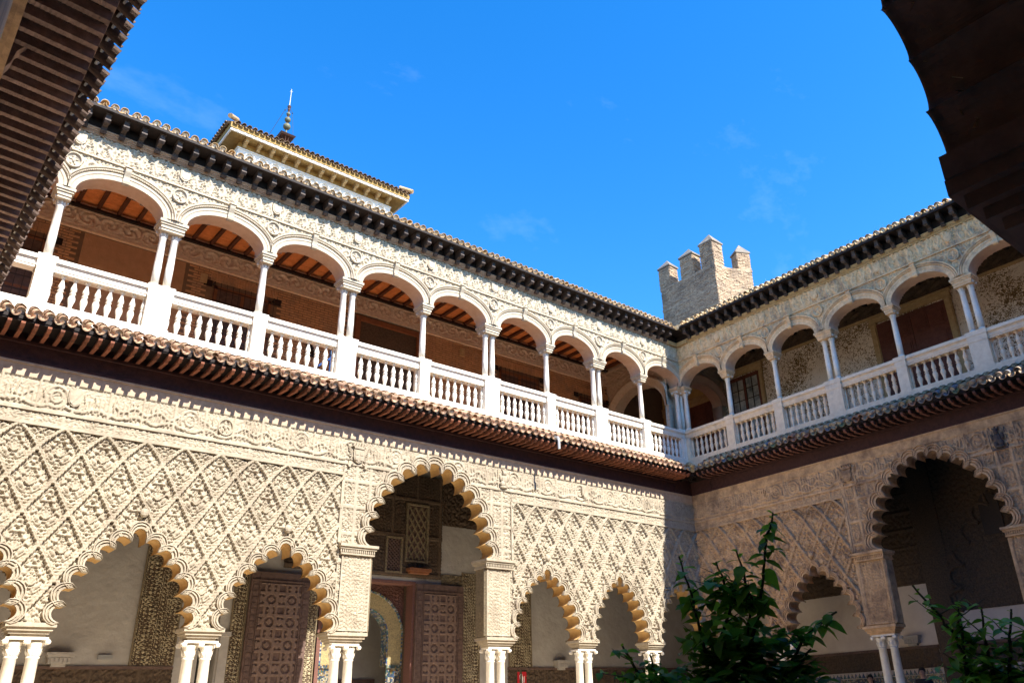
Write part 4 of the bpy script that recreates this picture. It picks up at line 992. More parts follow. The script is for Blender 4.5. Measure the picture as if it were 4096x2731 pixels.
for a, b_ in ((12.28, 13.78), (7.62, 9.18)):
    d = MB().box(a, b_, .05, .13, FL+.05, 5.05).build('door_leaf', 'door_wood', rL, GL)
    hfield('star_inlay', GL, a+.24, b_-.24, FL+.3, 4.78, .013, star_door, [], .125, 'door_inlay', d, False, .012)['kind'] = 'stuff'
    mb = MB()
    for x0, x1 in ((a+.02, a+.20), (b_-.20, b_-.02)):
        for z in np.arange(FL+.2, 4.9, .14): mb.box(x0+.03, x1-.03, .13, .146, z, z+.10)
    mb.box(a+.205, a+.225, .13, .15, FL+.1, 5.0).box(b_-.225, b_-.205, .13, .15, FL+.1, 5.0).box(a+.02, b_-.02, .13, .16, 4.83, 4.86)
    mb.build('door_border', 'door_wood', d, GL)
# the alcove arch in its coloured frame
def half_ring(mb, c, zc, r0, r1, d0, d1, n=26, leg=0):
    t = np.linspace(0, PI, n); pts = [(c-r*math.cos(q), d, zc+r*math.sin(q)) for d, r in ((d0, r0), (d1, r0), (d1, r1), (d0, r1)) for q in t]
    mb.add(pts, [(k*n+i, k*n+i+1, ((k+1) % 4)*n+i+1, ((k+1) % 4)*n+i) for k in range(4) for i in range(n-1)])
    if leg:
        for sg in (-1, 1):
            a, b_ = sorted((c+sg*r0, c+sg*r1)); mb.box(a, b_, d0, d1, leg, zc)
GL1 = GL; GL = Frame((0, 3.15), (-1, 0), (0, -1), PI)
cA = 10.39; zA = 3.67
t = np.linspace(0, PI, 30)
hole = np.vstack([[(cA-.74, 0)], np.stack([cA-.74*np.cos(t), zA+.74*np.sin(t)], 1), [(cA+.74, 0)]])
hfield('arch_spandrel', GL, 8.97, 11.69, FL, 5.06, .016, lambda S, Z: arabesque(S, Z, 64, .03, 2), [hole], .01, 'red_trim', rL)
mb = MB(); half_ring(mb, cA, zA, .74, 1.16, .0, .035, 30, 2.95); mb.build('arch_ring', 'gold_arch', rL, GL)
mb = MB(); half_ring(mb, cA, zA, 1.16, 1.22, .0, .06, 30, 2.95); half_ring(mb, cA, zA, .72, .76, -.28, .05, 30, 2.95)
for q in np.linspace(0, PI, 44): mb.box(cA-1.19*math.cos(q)-.016, cA-1.19*math.cos(q)+.016, .03, .075, zA+1.19*math.sin(q)-.016, zA+1.19*math.sin(q)+.016)
mb.build('arch_moulding', 'azulejo_blue', rL, GL)
mb = MB()
for a, b_ in ((8.90, 8.98), (9.03, 9.07), (11.6, 11.7)): mb.box(a, b_, 0, .07, FL, 5.06)
mb.box(8.9, 11.8, 0, .07, 5.06, 5.12).box(8.9, 11.8, 0, .10, 5.14, 5.2); mb.build('alfiz_frame', 'red_trim', rL, GL)
for sg in (9.19, 11.13): MB().box(sg, sg+.46, .0, .04, FL, 2.90).box(sg-.02, sg+.48, .0, .07, 2.90, 2.98).build('jamb_tiles', 'azulejo', rL, GL)
GL = GL1
# carved storey with lattice windows above the alcove
hfield('carved_panel', GL, 8.35, 13.0, 5.2, 8.1, .020, lambda S, Z: np.where((np.abs(((S-8.42) % .78)-.39) > .345) | (np.abs(((Z-5.28) % 1.05)-.52) > .47), .03, arabesque(S, Z, 66, .030, 4)), [[(8.82, 5.62), (9.56, 5.62), (9.56, 7.26), (8.82, 7.26)], [(9.66, 5.30), (10.16, 5.30), (10.16, 6.26), (9.66, 6.26)]], .04, 'inner_dark', rL)
def lattice(s0, s1, z0, z1, p, q, wd, m, back):
    f = MB().box(s0-.05, s0, .0, .09, z0, z1).box(s1, s1+.05, .0, .09, z0, z1).box(s0-.05, s1+.05, .0, .09, z1, z1+.05).box(s0-.05, s1+.05, .0, .09, z0-.05, z0).build('window', 'inner_stucco', rL, GL)
    MB().box(s0, s1, .0, .012, z0, z1).build('recess', back, f, GL)
    mb = MB()
    for sg in (-1, 1):
        k = -20
        while k < 40:
            # diagonal slat clipped to the window
            pts = []
            c = k*p
            for u in np.linspace(s0, s1, 25):
                z = z0+c+sg*(u-s0)*q
                if z0 <= z <= z1: pts.append((u, z))
            if len(pts) > 1:
                (ua, za), (ub, zb) = pts[0], pts[-1]; e = wd
                mb.add([(ua, .05+.004*sg, za-e), (ub, .05+.004*sg, zb-e), (ub, .05+.004*sg, zb+e), (ua, .05+.004*sg, za+e), (ua, .02, za-e), (ub, .02, zb-e), (ub, .02, zb+e), (ua, .02, za+e)], [(0, 1, 2, 3), (0, 1, 5, 4), (3, 2, 6, 7)])
            k += 1
    mb.build('lattice', m, f, GL)
lattice(8.87, 9.51, 5.67, 7.21, .30, 1.55, .040, 'inner_stucco', 'door_wood')
lattice(9.70, 10.12, 5.34, 6.22, .10, .9, .018, 'door_wood', 'iron')
MB().box(8.85, 9.45, 0, .22, 5.30, 5.36).box(8.80, 9.5, 0, .26, 5.36, 5.44).build('ledge', 'frame_wood', rL, GL)
hfield('carved_panel', GL, 7.0, 8.33, 6.75, 8.1, .026, lambda S, Z: arabesque(S, Z, 30, .035, 8), [], .03, 'inner_dark', rL)
hfield('carved_panel', GL, 7.0, 8.33, 5.06, 5.36, .026, lambda S, Z: arabesque(S, Z, 46, .03, 8), [], .03, 'inner_stucco', rL)
for a, b_ in ((15.26, 24), (-2, 5.95)):
    hfield('carved_dado', GL, a, b_, 2.30, 2.84, .026, lambda S, Z: np.where(np.abs(((S+.2) % .95)-.475) > .43, .03, arabesque(S, Z, 34, .03, 3)), [], .02, 'inner_dark', rL)
    MB().box(a, b_, 0, .05, 2.84, 2.90).build('dado_rail', 'door_wood', rL, GL)
    MB().box(a, b_, 0, .02, FL, 2.30).build('tile_dado', 'azulejo', rL, GL)
def sconce(fr, s, z, label, w=.26):
    mb = MB().box(s-w, s+w, 0, .24, z+.08, z+.13).box(s-w*.9, s+w*.9, 0, .21, z+.04, z+.08)
    mb.box(s-w*.8, s+w*.8, 0, .18, z-.08, z+.04).box(s-w*.5, s+w*.5, 0, .13, z-.14, z-.08)
    for k in range(5): mb.sphere(fr_l(fr, s-w*.64+w*.32*k), .0, 4) if False else mb.box(s-w*.74+w*.30*k, s-w*.74+w*.30*k+.05, .18, .20, z-.06, z+.03)
    return fix(mb.build('lamp_shelf', 'plaster', None, fr), label, 'shelf', 'carved stone shelves with a hidden lamp')
sconce(GL, 17.52, 3.02, 'carved white stone shelf at the foot of the leftmost white plaster wall')
sconce(GL, 3.95, 2.97, 'carved white stone shelf between the two small sunlit arches right of the tall portal')
fix(MB().box(16.52, 16.80, 0, .07, 3.03, 3.12).box(16.55, 16.77, .07, .075, 3.05, 3.07).build('wall_vent', 'grey_plastic', None, GL), 'small grey box low on the leftmost white plaster wall', 'box')
# fire extinguisher sign with its lettering
rS = thing('safety_sign', GL.p(5.45, .05, 2.4), 'red and white fire extinguisher sign low on the tiled wall beside the tall sunlit portal', 'sign')
MB().box(5.285, 5.615, .03, .045, 2.32, 2.78).build('plate', 'red_sign', rS, GL)
MB().lathe([(.001, 2.44), (.038, 2.44), (.04, 2.46), (.04, 2.62), (.03, 2.655), (.013, 2.665), (.013, 2.69)], 12, 5.45, 0).box(5.40, 5.46, -.004, .004, 2.69, 2.705).tube([(5.41, 0, 2.69), (5.395, 0, 2.62), (5.40, 0, 2.55)], .006, 5)
ic = MB().prism([(5.412, 2.455), (5.488, 2.455), (5.488, 2.62), (5.47, 2.655), (5.458, 2.665), (5.458, 2.70), (5.442, 2.70), (5.442, 2.665), (5.43, 2.655), (5.412, 2.62)], .045, .050)
ic.prism([(5.44, 2.70), (5.505, 2.715), (5.505, 2.73), (5.44, 2.72)], .045, .050).tube([(5.50, .048, 2.715), (5.535, .048, 2.68), (5.53, .048, 2.58)], .007, 5)
ic.box(5.36, 5.38, .045, .05, 2.49, 2.66)
ic.build('extinguisher_symbol', 'sign_white', rS, GL)
tcv = bpy.data.curves.new('lettering', 'FONT'); tcv.body = 'EXTINTOR'; tcv.size = .062; tcv.align_x = 'CENTER'; tcv.extrude = .002
to = bpy.data.objects.new('lettering_curve', tcv); COL.objects.link(to)
dg = bpy.context.evaluated_depsgraph_get(); tme = bpy.data.meshes.new_from_object(to.evaluated_get(dg)); bpy.data.objects.remove(to)
tme.materials.clear(); tme.materials.append(M['sign_white'])
lo_ = inst('lettering', tme, rS, GL.p(5.45, .049, 2.365), (PI/2, 0, 0))
rD = thing('arcade_ceiling', (-10.4, 1.2, 8.2), 'dark timber ceiling inside the sunlit lower arcade', 'ceiling')
MB().box(-24, 2.6, -.2, 2.6, 8.30, 8.36).build('boarding', 'dark_wood', rD)
bm_ = MB().box(-.05, .05, -.2, 2.6, -.14, 0).mesh('joist', 'dark_wood')
for i in range(48): inst('joist', bm_, rD, (-.4-.46*i, 0, 8.30))

# ================================================================== SHORT SIDE, LOWER GALLERY
GM = Frame((2.6, 0), (0, -1), (-1, 0), PI/2)
rM = thing('inner_wall', GM.p(8, 0, FL), 'dim plaster and carved wall inside the shaded arcade at right', 'wall')
def mw(s0, s1, z0, z1, m, d0=-.3, d1=0., name='plaster_wall'): return MB().box(s0, s1, d0, d1, z0, z1).build(name, m, rM, GM)
mw(-3, 6.28, FL, 8.4, 'plaster_warm'); mw(7.05, 17.5, FL, 8.4, 'plaster_warm'); mw(6.28, 7.05, FL, 8.4, 'inner_dark', -.3, .05, 'pilaster')
hfield('carved_wall', GM, -.4, 6.28, 4.66, 8.2, .035, lambda S, Z: np.where(np.abs(((Z-4.7) % .52)-.26) > .235, .035, arabesque(S, Z, 30, .035, 5)), [], .02, 'inner_dark', rM)
hfield('carved_wall', GM, 7.05, 16.8, 3.80, 8.2, .035, lambda S, Z: arabesque(S, Z, 34, .035, 6), [], .02, 'inner_dark', rM)
for sg in (8.55, 9.55):                                            # blind arched windows high in the dark wall
    tt = np.linspace(0, PI, 12)
    MB().prism([(sg-.28, 5.7)]+[(sg-.28*math.cos(q), 6.5+.36*math.sin(q)) for q in tt]+[(sg+.28, 5.7)], .02, .06).build('window', 'iron', rM, GM)
lb = lobes(9.3, [(x*2.1, 3.8+(z-3.44)*2.0) for x, z in TIPN], 7.5)
mb = MB()
for pts, nr, t in lb: mb.tube([(p[0], .05, p[1]) for p in pts], .055, 6)
mb.build('arch_moulding', 'inner_dark', rM, GM)
for a, b_ in ((-.4, 6.26), (7.07, 16.8)):
    hfield('carved_dado', GM, a, b_, 2.40, 2.92, .03, lambda S, Z: np.where(np.abs(((S+.2) % 1.2)-.6) > .55, .03, arabesque(S, Z, 28, .03, 3)), [], .02, 'inner_dark', rM)
    MB().box(a, b_, 0, .06, 2.92, 2.99).build('dado_rail', 'door_wood', rM, GM)
    MB().box(a, b_, 0, .02, FL, 2.22).build('tile_dado', 'azulejo', rM, GM)
    mb = MB(); s = a
    while s < b_-.11: mb.prism([(s, 2.24), (s+.11, 2.24), (s+.055, 2.37)], .01, .03); s += .125
    o = mb.build('tile_cresting', 'azulejo_blue', rM, GM); o['kind'] = 'stuff'
sconce(GM, 5.55, 3.15, 'carved white stone shelf glimpsed between columns of the shaded arcade at right')
rD2 = thing('arcade_ceiling', (1.2, -8, 8.2), 'dark timber ceiling inside the shaded arcade at right', 'ceiling')
MB().box(-.2, 2.6, -17, -.2, 8.30, 8.36).build('boarding', 'dark_wood', rD2)
for i in range(34): MB().box(-.2, 2.6, -.6-.46*i, -.5-.46*i, 8.16, 8.30).build('joist', 'dark_wood', rD2)

# ================================================================== NEAR SIDES (left wall and the arcade the camera stands in)
rW = thing('arcade_wall', FC.p(8, .2, FL), 'shaded side wall under the dark eave at the left edge', 'wall')
MB().box(.3, 16.6, -.3, .215, FL, 8.1).build('wall_face', 'bounce_warmed_lower', rW, FC)
MB().box(.3, 16.6, .2, .26, 7.85, 8.02).box(.3, 16.6, .2, .32, 8.02, 8.10).build('plain_cornice', 'bounce_warmed_lower', rW, FC)
mb = MB()
for i in range(7): mb.profile([(.22, 8.75), (.22, 8.12), (.30, 8.14), (.36, 8.3), (.38, 8.46), (.46, 8.60), (.46, 8.75)], 7.2+i*1.3, 7.36+i*1.3)
mb.build('corbel', 'rafter_near', rW, FC)
structure(MB().box(-27, -22.05, -16.6, 3.6, 8.2, 13.9).box(-27, -24.4, -20, 3.6, FL, 8.2).build('palace_mass', 'bounce_warmed_lower'))
structure(MB().box(-27, 4, -21.5, -17.3, 8.2, 13.9).box(-27, 4, -20.4, -20.0, FL, 8.2).box(4.4, 7, -21, 3.2, FL, 13.9).build('palace_mass', 'bounce_warmed_lower'))
rN = thing('arcade', FD.p(20.2, 0, FL), 'dark lobed arch close overhead framing the upper right corner', 'arcade')
root_mat[rN.name] = 'near_stucco'
dt = [(1.50, 3.46), (1.455, 3.72), (1.425, 3.96), (1.27, 4.13), (1.10, 4.42), (.85, 4.70), (.55, 4.93), (.16, 5.08)]
lbD = lobes(20.2, dt, 5.4, 13, .30); hD = outline(lbD, ZB-.2)
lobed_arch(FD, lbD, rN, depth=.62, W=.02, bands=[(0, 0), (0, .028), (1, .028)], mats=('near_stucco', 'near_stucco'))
hfield('lattice_panel', FD, .3, 21.6, ZB+.1, 6.95, .03, sebka(.72, .58, .2, 7.1), [hD, [(14.5, 3), (17.2, 3), (17.2, 5), (14.5, 5)], [(10, 3), (13.4, 3), (13.4, 7), (10, 7)], [(6, 3), (8.6, 3), (8.6, 5), (6, 5)], [(2, 3), (5.2, 3), (5.2, 5), (2, 5)]], .10, 'bounce_warmed_lower', rN)
hfield('inscription_frieze', FD, .3, 21.6, 6.95, 8.1, .035, kufic(7.2, 7.9), [], .215, 'bounce_warmed_lower', rN)
hfield('wall_back', FD, .3, 21.6, ZB+.1, 8.3, .06, None, [hD, [(14.5, 3), (17.2, 3), (17.2, 5), (14.5, 5)], [(10, 3), (13.4, 3), (13.4, 7), (10, 7)]], -.40, 'bounce_warmed_lower', rN, False)
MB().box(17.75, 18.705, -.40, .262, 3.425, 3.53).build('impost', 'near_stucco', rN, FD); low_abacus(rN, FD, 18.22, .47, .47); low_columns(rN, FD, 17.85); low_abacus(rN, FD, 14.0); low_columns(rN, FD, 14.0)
structure(MB().box(-24.4, 2.6, -20, -16.7, 8.30, 8.36).box(-24.4, -22.0, -16.7, 2.6, 8.3, 8.36).build('near_gallery_ceiling', 'dark_wood'))
fix(MB().sphere((-20.98, -10.9, 8.62), .085, 12).lathe([(.03, 8.70), (.03, 8.78)], 8, -20.98, -10.9).build('lamp', 'bulb'), 'small yellow globe lamp among the rafters of the near dark eave', 'lamp')

# ================================================================== BELVEDERE AND TOWER BEHIND THE ROOFS
rT = thing('belvedere', (-10.9, 10.5, 14), 'white rooftop belvedere with yellow bracketed eaves rising behind the sunlit roof', 'tower')
X0, X1, Y0, Y1 = -14.05, -7.72, 8.0, 15.0; ZW = 20.95
MB().box(X0, X1, Y0, Y1, 13.5, ZW).build('wall', 'white_wall', rT)
MB().box(X0+.02, X1-.02, Y0+.02, Y1, ZW, 21.30).build('eave_wall', 'belvedere_ochre', rT)
MB().box(X0-.03, X1+.03, Y0-.03, Y1, ZW-.03, ZW+.02).build('string_course', 'white_wall', rT)
NB = 13
for i in range(NB):
    c = X0+.20+(X1-X0-.40)*i/(NB-1)
    mb = MB()
    mb.add([(c+.055*j, Y0-d_, z_) for j in (-1, 1) for d_, z_ in ((-.02, 21.22), (-.02, 20.99), (.10, 21.0), (.14, 21.08), (.32, 21.10), (.36, 21.22))], [(0, 1, 2, 3, 4, 5), (11, 10, 9, 8, 7, 6)]+[(k, (k+1) % 6, 6+(k+1) % 6, 6+k) for k in range(6)])
    mb.box(c-.08, c+.08, Y0-.38, Y0, 21.215, 21.25).box(c-.075, c+.075, Y0-.30, Y0, 21.15, 21.17)
    mb.build('bracket', 'ochre_stone', rT)
    if i < NB-1:                                                   # scalloped blind arch below
        ca_ = c+(X1-X0-.40)/(NB-1)/2; a = MB(); n = 9
        prev = None
        for k in range(n+1):
            q = PI*k/n; p = (ca_-.19*math.cos(q), Y0-.02, 20.60+.25*math.sin(q))
            a.sphere(p, .042, 6, (1, 1.6, 1))
            if prev: a.tube([prev, p], .036, 5)
            prev = p
        a.box(ca_-.205, ca_-.175, Y0-.035, Y0, 20.0, 20.60).box(ca_+.175, ca_+.205, Y0-.035, Y0, 20.0, 20.60)
        a.build('blind_arch', 'white_wall', rT)
MB().box(X0-.45, X1+.5, Y0-.45, Y1, 21.25, 21.28).build('soffit', 'belvedere_ochre', rT)
mb = MB(); mb.box(X0-.45, X1+.5, Y0-.50, Y0-.45, 21.21, 21.31).box(X0-.5, X0-.45, Y0-.5, Y1, 21.21, 21.31).box(X1+.5, X1+.55, Y0-.5, Y1, 21.21, 21.31).build('eave_board', 'white_wall', rT)
mb = MB()
for i in range(29): mb.box(X0-.30+i*.245, X0-.30+i*.245+.13, Y0-.515, Y0-.49, 21.23, 21.29)
o = mb.build('dentils', 'steel', rT); o['kind'] = 'stuff'
MB().box(X0-.52, X1+.57, Y0-.53, Y1, 21.31, 21.53).build('eave_fascia', 'belvedere_ochre', rT)
nt_ = 36
for i in range(nt_):
    x = X0-.48+(X1-X0+.98)*(i+.5)/nt_
    inst('pan_tile', pan_m['belvedere_tile'], rT, (x, Y0-.27, 21.66), (-.42, 0, PI)); inst('cover_tile', cov_m['belvedere_tile'], rT, (x+.10, Y0-.24, 21.69), (-.42, 0, PI))
for i in range(14):
    y = Y0-.35+i*.2
    for x, rt in ((X0-.28, PI/2), (X1+.30, -PI/2)): inst('pan_tile', pan_m['belvedere_tile'], rT, (x, y, 21.72), (-.42, 0, rt)); inst('cover_tile', cov_m['belvedere_tile'], rT, (x, y+.1, 21.74), (-.42, 0, rt))
mb = MB(); ap = (-10.9, 11.6, 23.75)
a = [(X0-.42, Y0-.42, 21.60), (X1+.46, Y0-.42, 21.60), (X1+.46, Y1+.3, 21.60), (X0-.42, Y1+.3, 21.60), ap]
mb.add(a, [(0, 1, 4), (1, 2, 4), (2, 3, 4), (3, 0, 4), (0, 3, 2, 1)]); mb.build('roof', 'belvedere_tile', rT)
for x, y in ((X0-.62, Y0-.62), (X1+.66, Y0-.62)):
    mb = MB().tube([(x*.9+ap[0]*.1, y*.9+ap[1]*.1, 21.95), (x, y, 21.68)], .09, 10); mb.build('hip_tile', 'upper_tile', rT)
# finial with its lightning rod
rF = thing('finial', (-11.1, 11.6, 23.6), 'bronze finial of stacked balls with a thin lightning rod on the belvedere roof', 'finial')
fx, fy = -11.10, 11.6
MB().frustum(fx, fy, 23.5, 24.55, .20, .20, .14, .14).build('pedestal', 'copper', rF)
mb = MB()
for k in range(10):
    a = 2*PI*k/10; c, s_ = math.cos(a), math.sin(a)
    mb.tube([(fx+c*.17, fy+s_*.17, 24.5), (fx+c*.24, fy+s_*.24, 24.7), (fx+c*.19, fy+s_*.19, 24.92), (fx+c*.26, fy+s_*.26, 25.08)], .016, 5)
mb.build('scroll_cage', 'copper', rF)
MB().frustum(fx, fy, 25.06, 25.14, .28, .28, .34, .34).frustum(fx, fy, 25.14, 25.36, .33, .33, .06, .06).build('cap_plate', 'copper', rF)
mb = MB().lathe([(.035, 25.3), (.03, 25.5), (.045, 25.52), (.035, 25.56)], 10, fx, fy); mb.build('collar', 'bronze', rF)
for z, r in ((25.72, .165), (26.10, .135), (26.42, .092)): MB().sphere((fx, fy, z), r, 14).build('ball', 'bronze', rF, smooth=True)
MB().lathe([(.05, 25.86), (.035, 25.9), (.05, 25.95)], 10, fx, fy).lathe([(.045, 26.22), (.03, 26.27), (.05, 26.33)], 10, fx, fy).lathe([(.05, 26.5), (.03, 26.56), (.065, 26.66), (.045, 26.72), (.085, 26.84), (.05, 26.9), (.02, 26.92)], 10, fx, fy).build('stem', 'copper', rF)
MB().tube([(fx, fy, 26.9), (fx, fy, 27.85)], [.021, .013], 6).box(fx-.05, fx+.05, fy-.01, fy+.01, 27.70, 27.72).build('rod', 'steel', rF)
mb = MB()
for sg in (-1, 1):
    mb.tube([(fx, fy, 26.85), (fx+sg*.18, fy, 26.55), (fx+sg*.62-.2, fy, 24.6)], .008, 4); mb.sphere((fx+sg*.17, fy, 26.56), .03, 8)
mb.build('guy_wire', 'iron', rF)

rR = thing('brick_tower', (8, 4, 12), 'brick tower with pointed battlements behind the inner corner of the roofs', 'tower')
foot = [(7.0, 6.25), (7.0, 2.77), (7.85, 2.68), (9.05, 2.10), (10.4, 4.4), (9.0, 6.6)]
def tower_prism(f, z0, z1, m, name, out=0.):
    cx = sum(p[0] for p in f)/len(f); cy = sum(p[1] for p in f)/len(f)
    g = [(cx+(x-cx)*(1+out), cy+(y-cy)*(1+out)) for x, y in f]; n = len(g)
    return MB().add([(x, y, z0) for x, y in g]+[(x, y, z1) for x, y in g], [tuple(range(n))[::-1], tuple(range(n, 2*n))]+[(i, (i+1) % n, n+(i+1) % n, n+i) for i in range(n)]).build(name, m, rR)
tower_prism(foot, 12.5, 21.05, 'tower_bed', 'core')
tower_prism(foot, 19.86, 19.97, 'tower_brick', 'string_course', .014); tower_prism(foot, 21.02, 21.12, 'tower_brick', 'coping', .02)
def brick_face(mb, p, q, z0, z1):
    p = Vector(p); q = Vector(q); t = (q-p); ln = t.length; t.normalize(); nn = Vector((t.y, -t.x))
    z = z0; r = 0
    while z < z1-.06:
        s = -.14 if r % 2 else 0.
        while s < ln:
            a, b_ = max(s+.006, 0), min(s+.272, ln)
            if b_-a > .05:
                h = .004+.036*random.random(); dz = .006*random.random()
                c = [p+t*a, p+t*b_]
                v = [(w_.x+nn.x*o_, w_.y+nn.y*o_, zz) for o_ in (0, h) for w_, zz in ((c[0], z+dz), (c[1], z+dz), (c[1], z+.068+dz), (c[0], z+.068+dz))]
                mb.add(v, [(4, 5, 6, 7), (0, 1, 5, 4), (1, 2, 6, 5), (2, 3, 7, 6), (3, 0, 4, 7)])
            s += .285
        z += .088; r += 1
mb = MB()
for i in (0, 1, 2): brick_face(mb, foot[i], foot[i+1], 16.8, 19.86); brick_face(mb, foot[i], foot[i+1], 19.98, 21.02)
o = mb.build('brickwork', 'tower_brick', rR); o['kind'] = 'stuff'
def merlon(x, y, w, dpt, z1, rot=0., hcap=.55):
    e = thing('tmp', (0, 0, 0), None, None) if False else None
    ca, sa = math.cos(rot), math.sin(rot); R2 = lambda a, b_: (x+a*ca-b_*sa, y+a*sa+b_*ca)
    mb = MB(); zb = 21.12
    c = [(-w/2, -dpt/2), (w/2, -dpt/2), (w/2, dpt/2), (-w/2, dpt/2)]
    v = [(*R2(*p), z) for z in (zb, z1) for p in c]
    mb.add(v, [(4, 5, 6, 7)]+[(i, (i+1) % 4, 4+(i+1) % 4, 4+i) for i in range(4)])
    m_ = mb.build('merlon', 'tower_bed', rR)
    bk = MB()
    for i in range(4): brick_face(bk, R2(*c[i]), R2(*c[(i+1) % 4]), zb, z1)
    b2 = bk.build('brickwork', 'tower_brick', m_); b2['kind'] = 'stuff'
    cp = MB(); o1 = 1.16
    v = [(*R2(p[0]*o1, p[1]*o1), z) for z in (z1, z1+.07) for p in c]+[(*R2(0, 0), z1+hcap)]
    cp.add(v, [(3, 2, 1, 0)]+[(i, (i+1) % 4, 4+(i+1) % 4, 4+i) for i in range(4)]+[(4+i, 4+(i+1) % 4, 8) for i in range(4)])
    cp.build('merlon_cap', 'tower_cap', m_)
merlon(7.36, 5.98, .62, .72, 22.32); merlon(7.36, 4.50, .62, .80, 22.32); merlon(7.38, 3.16, .74, .78, 22.42, 0, .66)
merlon(9.18, 2.72, .70, .56, 22.30, -.46, .62); merlon(9.6, 5.6, .6, .6, 22.2)

# ================================================================== PLANTS
lp = [(0, 0, 0), (.18, .16, .035), (.26, .40, .05), (.20, .66, .03), (0, 1, -.08), (-.20, .66, .03), (-.26, .40, .05), (-.18, .16, .035), (0, .38, 0), (0, .68, -.02)]
lf = [(0, 1, 8), (1, 2, 8), (2, 3, 9), (2, 9, 8), (3, 4, 9), (4, 5, 9), (5, 6, 9), (6, 8, 9), (6, 7, 8), (7, 0, 8)]
def leaf_mesh(m, curl):
    v = [(x*1.15, y, z-curl*y*y+abs(x)*.25*(1 if curl < .3 else -.4)) for x, y, z in lp]
    me = MB().add(v, lf).mesh('leaf', m); me.polygons.foreach_set('use_smooth', [True]*len(lf)); return me
leaves_old = [leaf_mesh('leaf', c) for c in (.1, .3, .5)]; leaves_new = [leaf_mesh('leaf_young', c) for c in (.05, .2)]
def add_leaf(root, p, az, pitch, size, young, roll):
    if root['n'] < 300:
        me = random.choice(leaves_new if young else leaves_old)
        inst('leaf', me, root, p, (pitch, roll, az), (size, size, size)); root['n'] = root['n']+1
    else:
        rot = Matrix.Rotation(az, 4, 'Z') @ Matrix.Rotation(roll, 4, 'Y') @ Matrix.Rotation(pitch, 4, 'X')
        EXTRA.setdefault(root.name, MB()).add([tuple(Vector(p)+rot @ (Vector(v)*size)) for v in lp], lf)
EXTRA = {}
def shrub(loc, label, stems, size, young_p, mass=None, side=.35):
    r = thing('shrub', loc, label, 'shrub'); r['n'] = 0
    todo = []
    for pts, bush in stems:
        # smooth the polyline, and let it wobble
        P_ = [Vector(p) for p in pts]; fine = []
        for a, b_ in zip(P_, P_[1:]):
            for k in range(6): fine.append(a.lerp(b_, k/6)+Vector((random.gauss(0, .008), random.gauss(0, .008), 0)))
        fine.append(P_[-1]); n = len(fine)
        MB().tube(fine, [.016*(1-.8*i/n)+.003 for i in range(n)], 6).build('stem', 'stem', r)
        L_ = sum((b_-a).length for a, b_ in zip(fine, fine[1:])); cnt = int(L_/.030*bush); az = random.random()*6
        for k in range(cnt):
            t = (k+.3*random.random())/cnt
            if t < .05: continue
            f = t*(n-1); i = min(int(f), n-2); p = fine[i].lerp(fine[i+1], f-i)
            az += 2.4+random.uniform(-.5, .5)
            tip = t > .93
            todo.append((p.z, p, az, random.uniform(-.5, .35)+(.7 if tip else 0), size*1.12*random.uniform(.65, 1.15)*(.45 if tip else 1)*(1-.25*t), random.random() < young_p+(.5 if tip else 0)))
            if t < .8 and random.random() < side:                  # a leafy side twig
                q = p+Vector((math.cos(az), math.sin(az), random.uniform(.1, .7)))*random.uniform(.12, .34)
                MB().tube([p, p.lerp(q, .5)+Vector((0, 0, -.01)), q], [.005, .004, .002], 4).build('twig', 'stem', r)
                for w_ in range(random.randint(3, 6)):
                    u = p.lerp(q, .3+.7*w_/5); todo.append((u.z, u, random.random()*6.3, random.uniform(-.6, .4), size*random.uniform(.6, 1.0), random.random() < young_p))
    if mass:
        for c, rad, n in mass:
            for k in range(n):
                d = Vector((random.gauss(0, 1), random.gauss(0, 1), random.gauss(0, .8))); d = d.normalized()*random.random()**.5
                p = Vector(c)+Vector((d.x*rad[0], d.y*rad[1], d.z*rad[2])); todo.append((p.z, p, random.random()*6.3, random.uniform(-.7, .4), size*random.uniform(.6, 1.05), random.random() < young_p*.7))
    for _, p, az, pi_, sz, yg in sorted(todo, key=lambda q: -q[0]): add_leaf(r, p, az, pi_, sz, yg, random.uniform(-.5, .5))
    if r.name in EXTRA:
        o = EXTRA[r.name].build('leaves', 'leaf', r); o['kind'] = 'stuff'
    MB().tube([(loc[0], loc[1], FL), (loc[0]+.03, loc[1]-.02, 1.2), (loc[0], loc[1]+.02, 1.7)], [.05, .04, .025], 8).build('trunk', 'stem', r)
    del r['n']
    return r
# world points on the sight lines found when the photograph was measured (about 6.5 m from the camera)
shrub((-16.35, -13.55, FL), 'tall dark green leafy shrub in front of the shaded corner', [
    ([(-16.35, -13.55, 1.5), (-16.34, -13.59, 1.75), (-16.21, -13.77, 2.35), (-16.15, -13.86, 2.79), (-16.10, -13.92, 3.0)], .95),
    ([(-16.4, -13.5, 1.5), (-16.46, -13.42, 1.8), (-16.50, -13.39, 2.32), (-16.56, -13.32, 2.72)], 1.1),
    ([(-16.42, -13.5, 1.5), (-16.44, -13.47, 1.95), (-16.34, -13.60, 2.35), (-16.39, -13.54, 2.66)], 1.2),
    ([(-16.3, -13.6, 1.5), (-16.30, -13.66, 1.95), (-16.25, -13.72, 2.38), (-16.29, -13.67, 2.74)], 1.2),
    ([(-16.25, -13.7, 1.5), (-16.17, -13.80, 1.75), (-16.05, -14.0, 2.08), (-15.92, -14.22, 2.24)], 1.2),
    ([(-16.25, -13.7, 1.5), (-16.13, -13.88, 1.8), (-16.03, -14.03, 2.0)], 1.2)],
    .175, .16, [((-16.32, -13.62, 1.74), (.58, .58, .24), 520), ((-16.36, -13.58, 2.02), (.42, .42, .26), 190)])
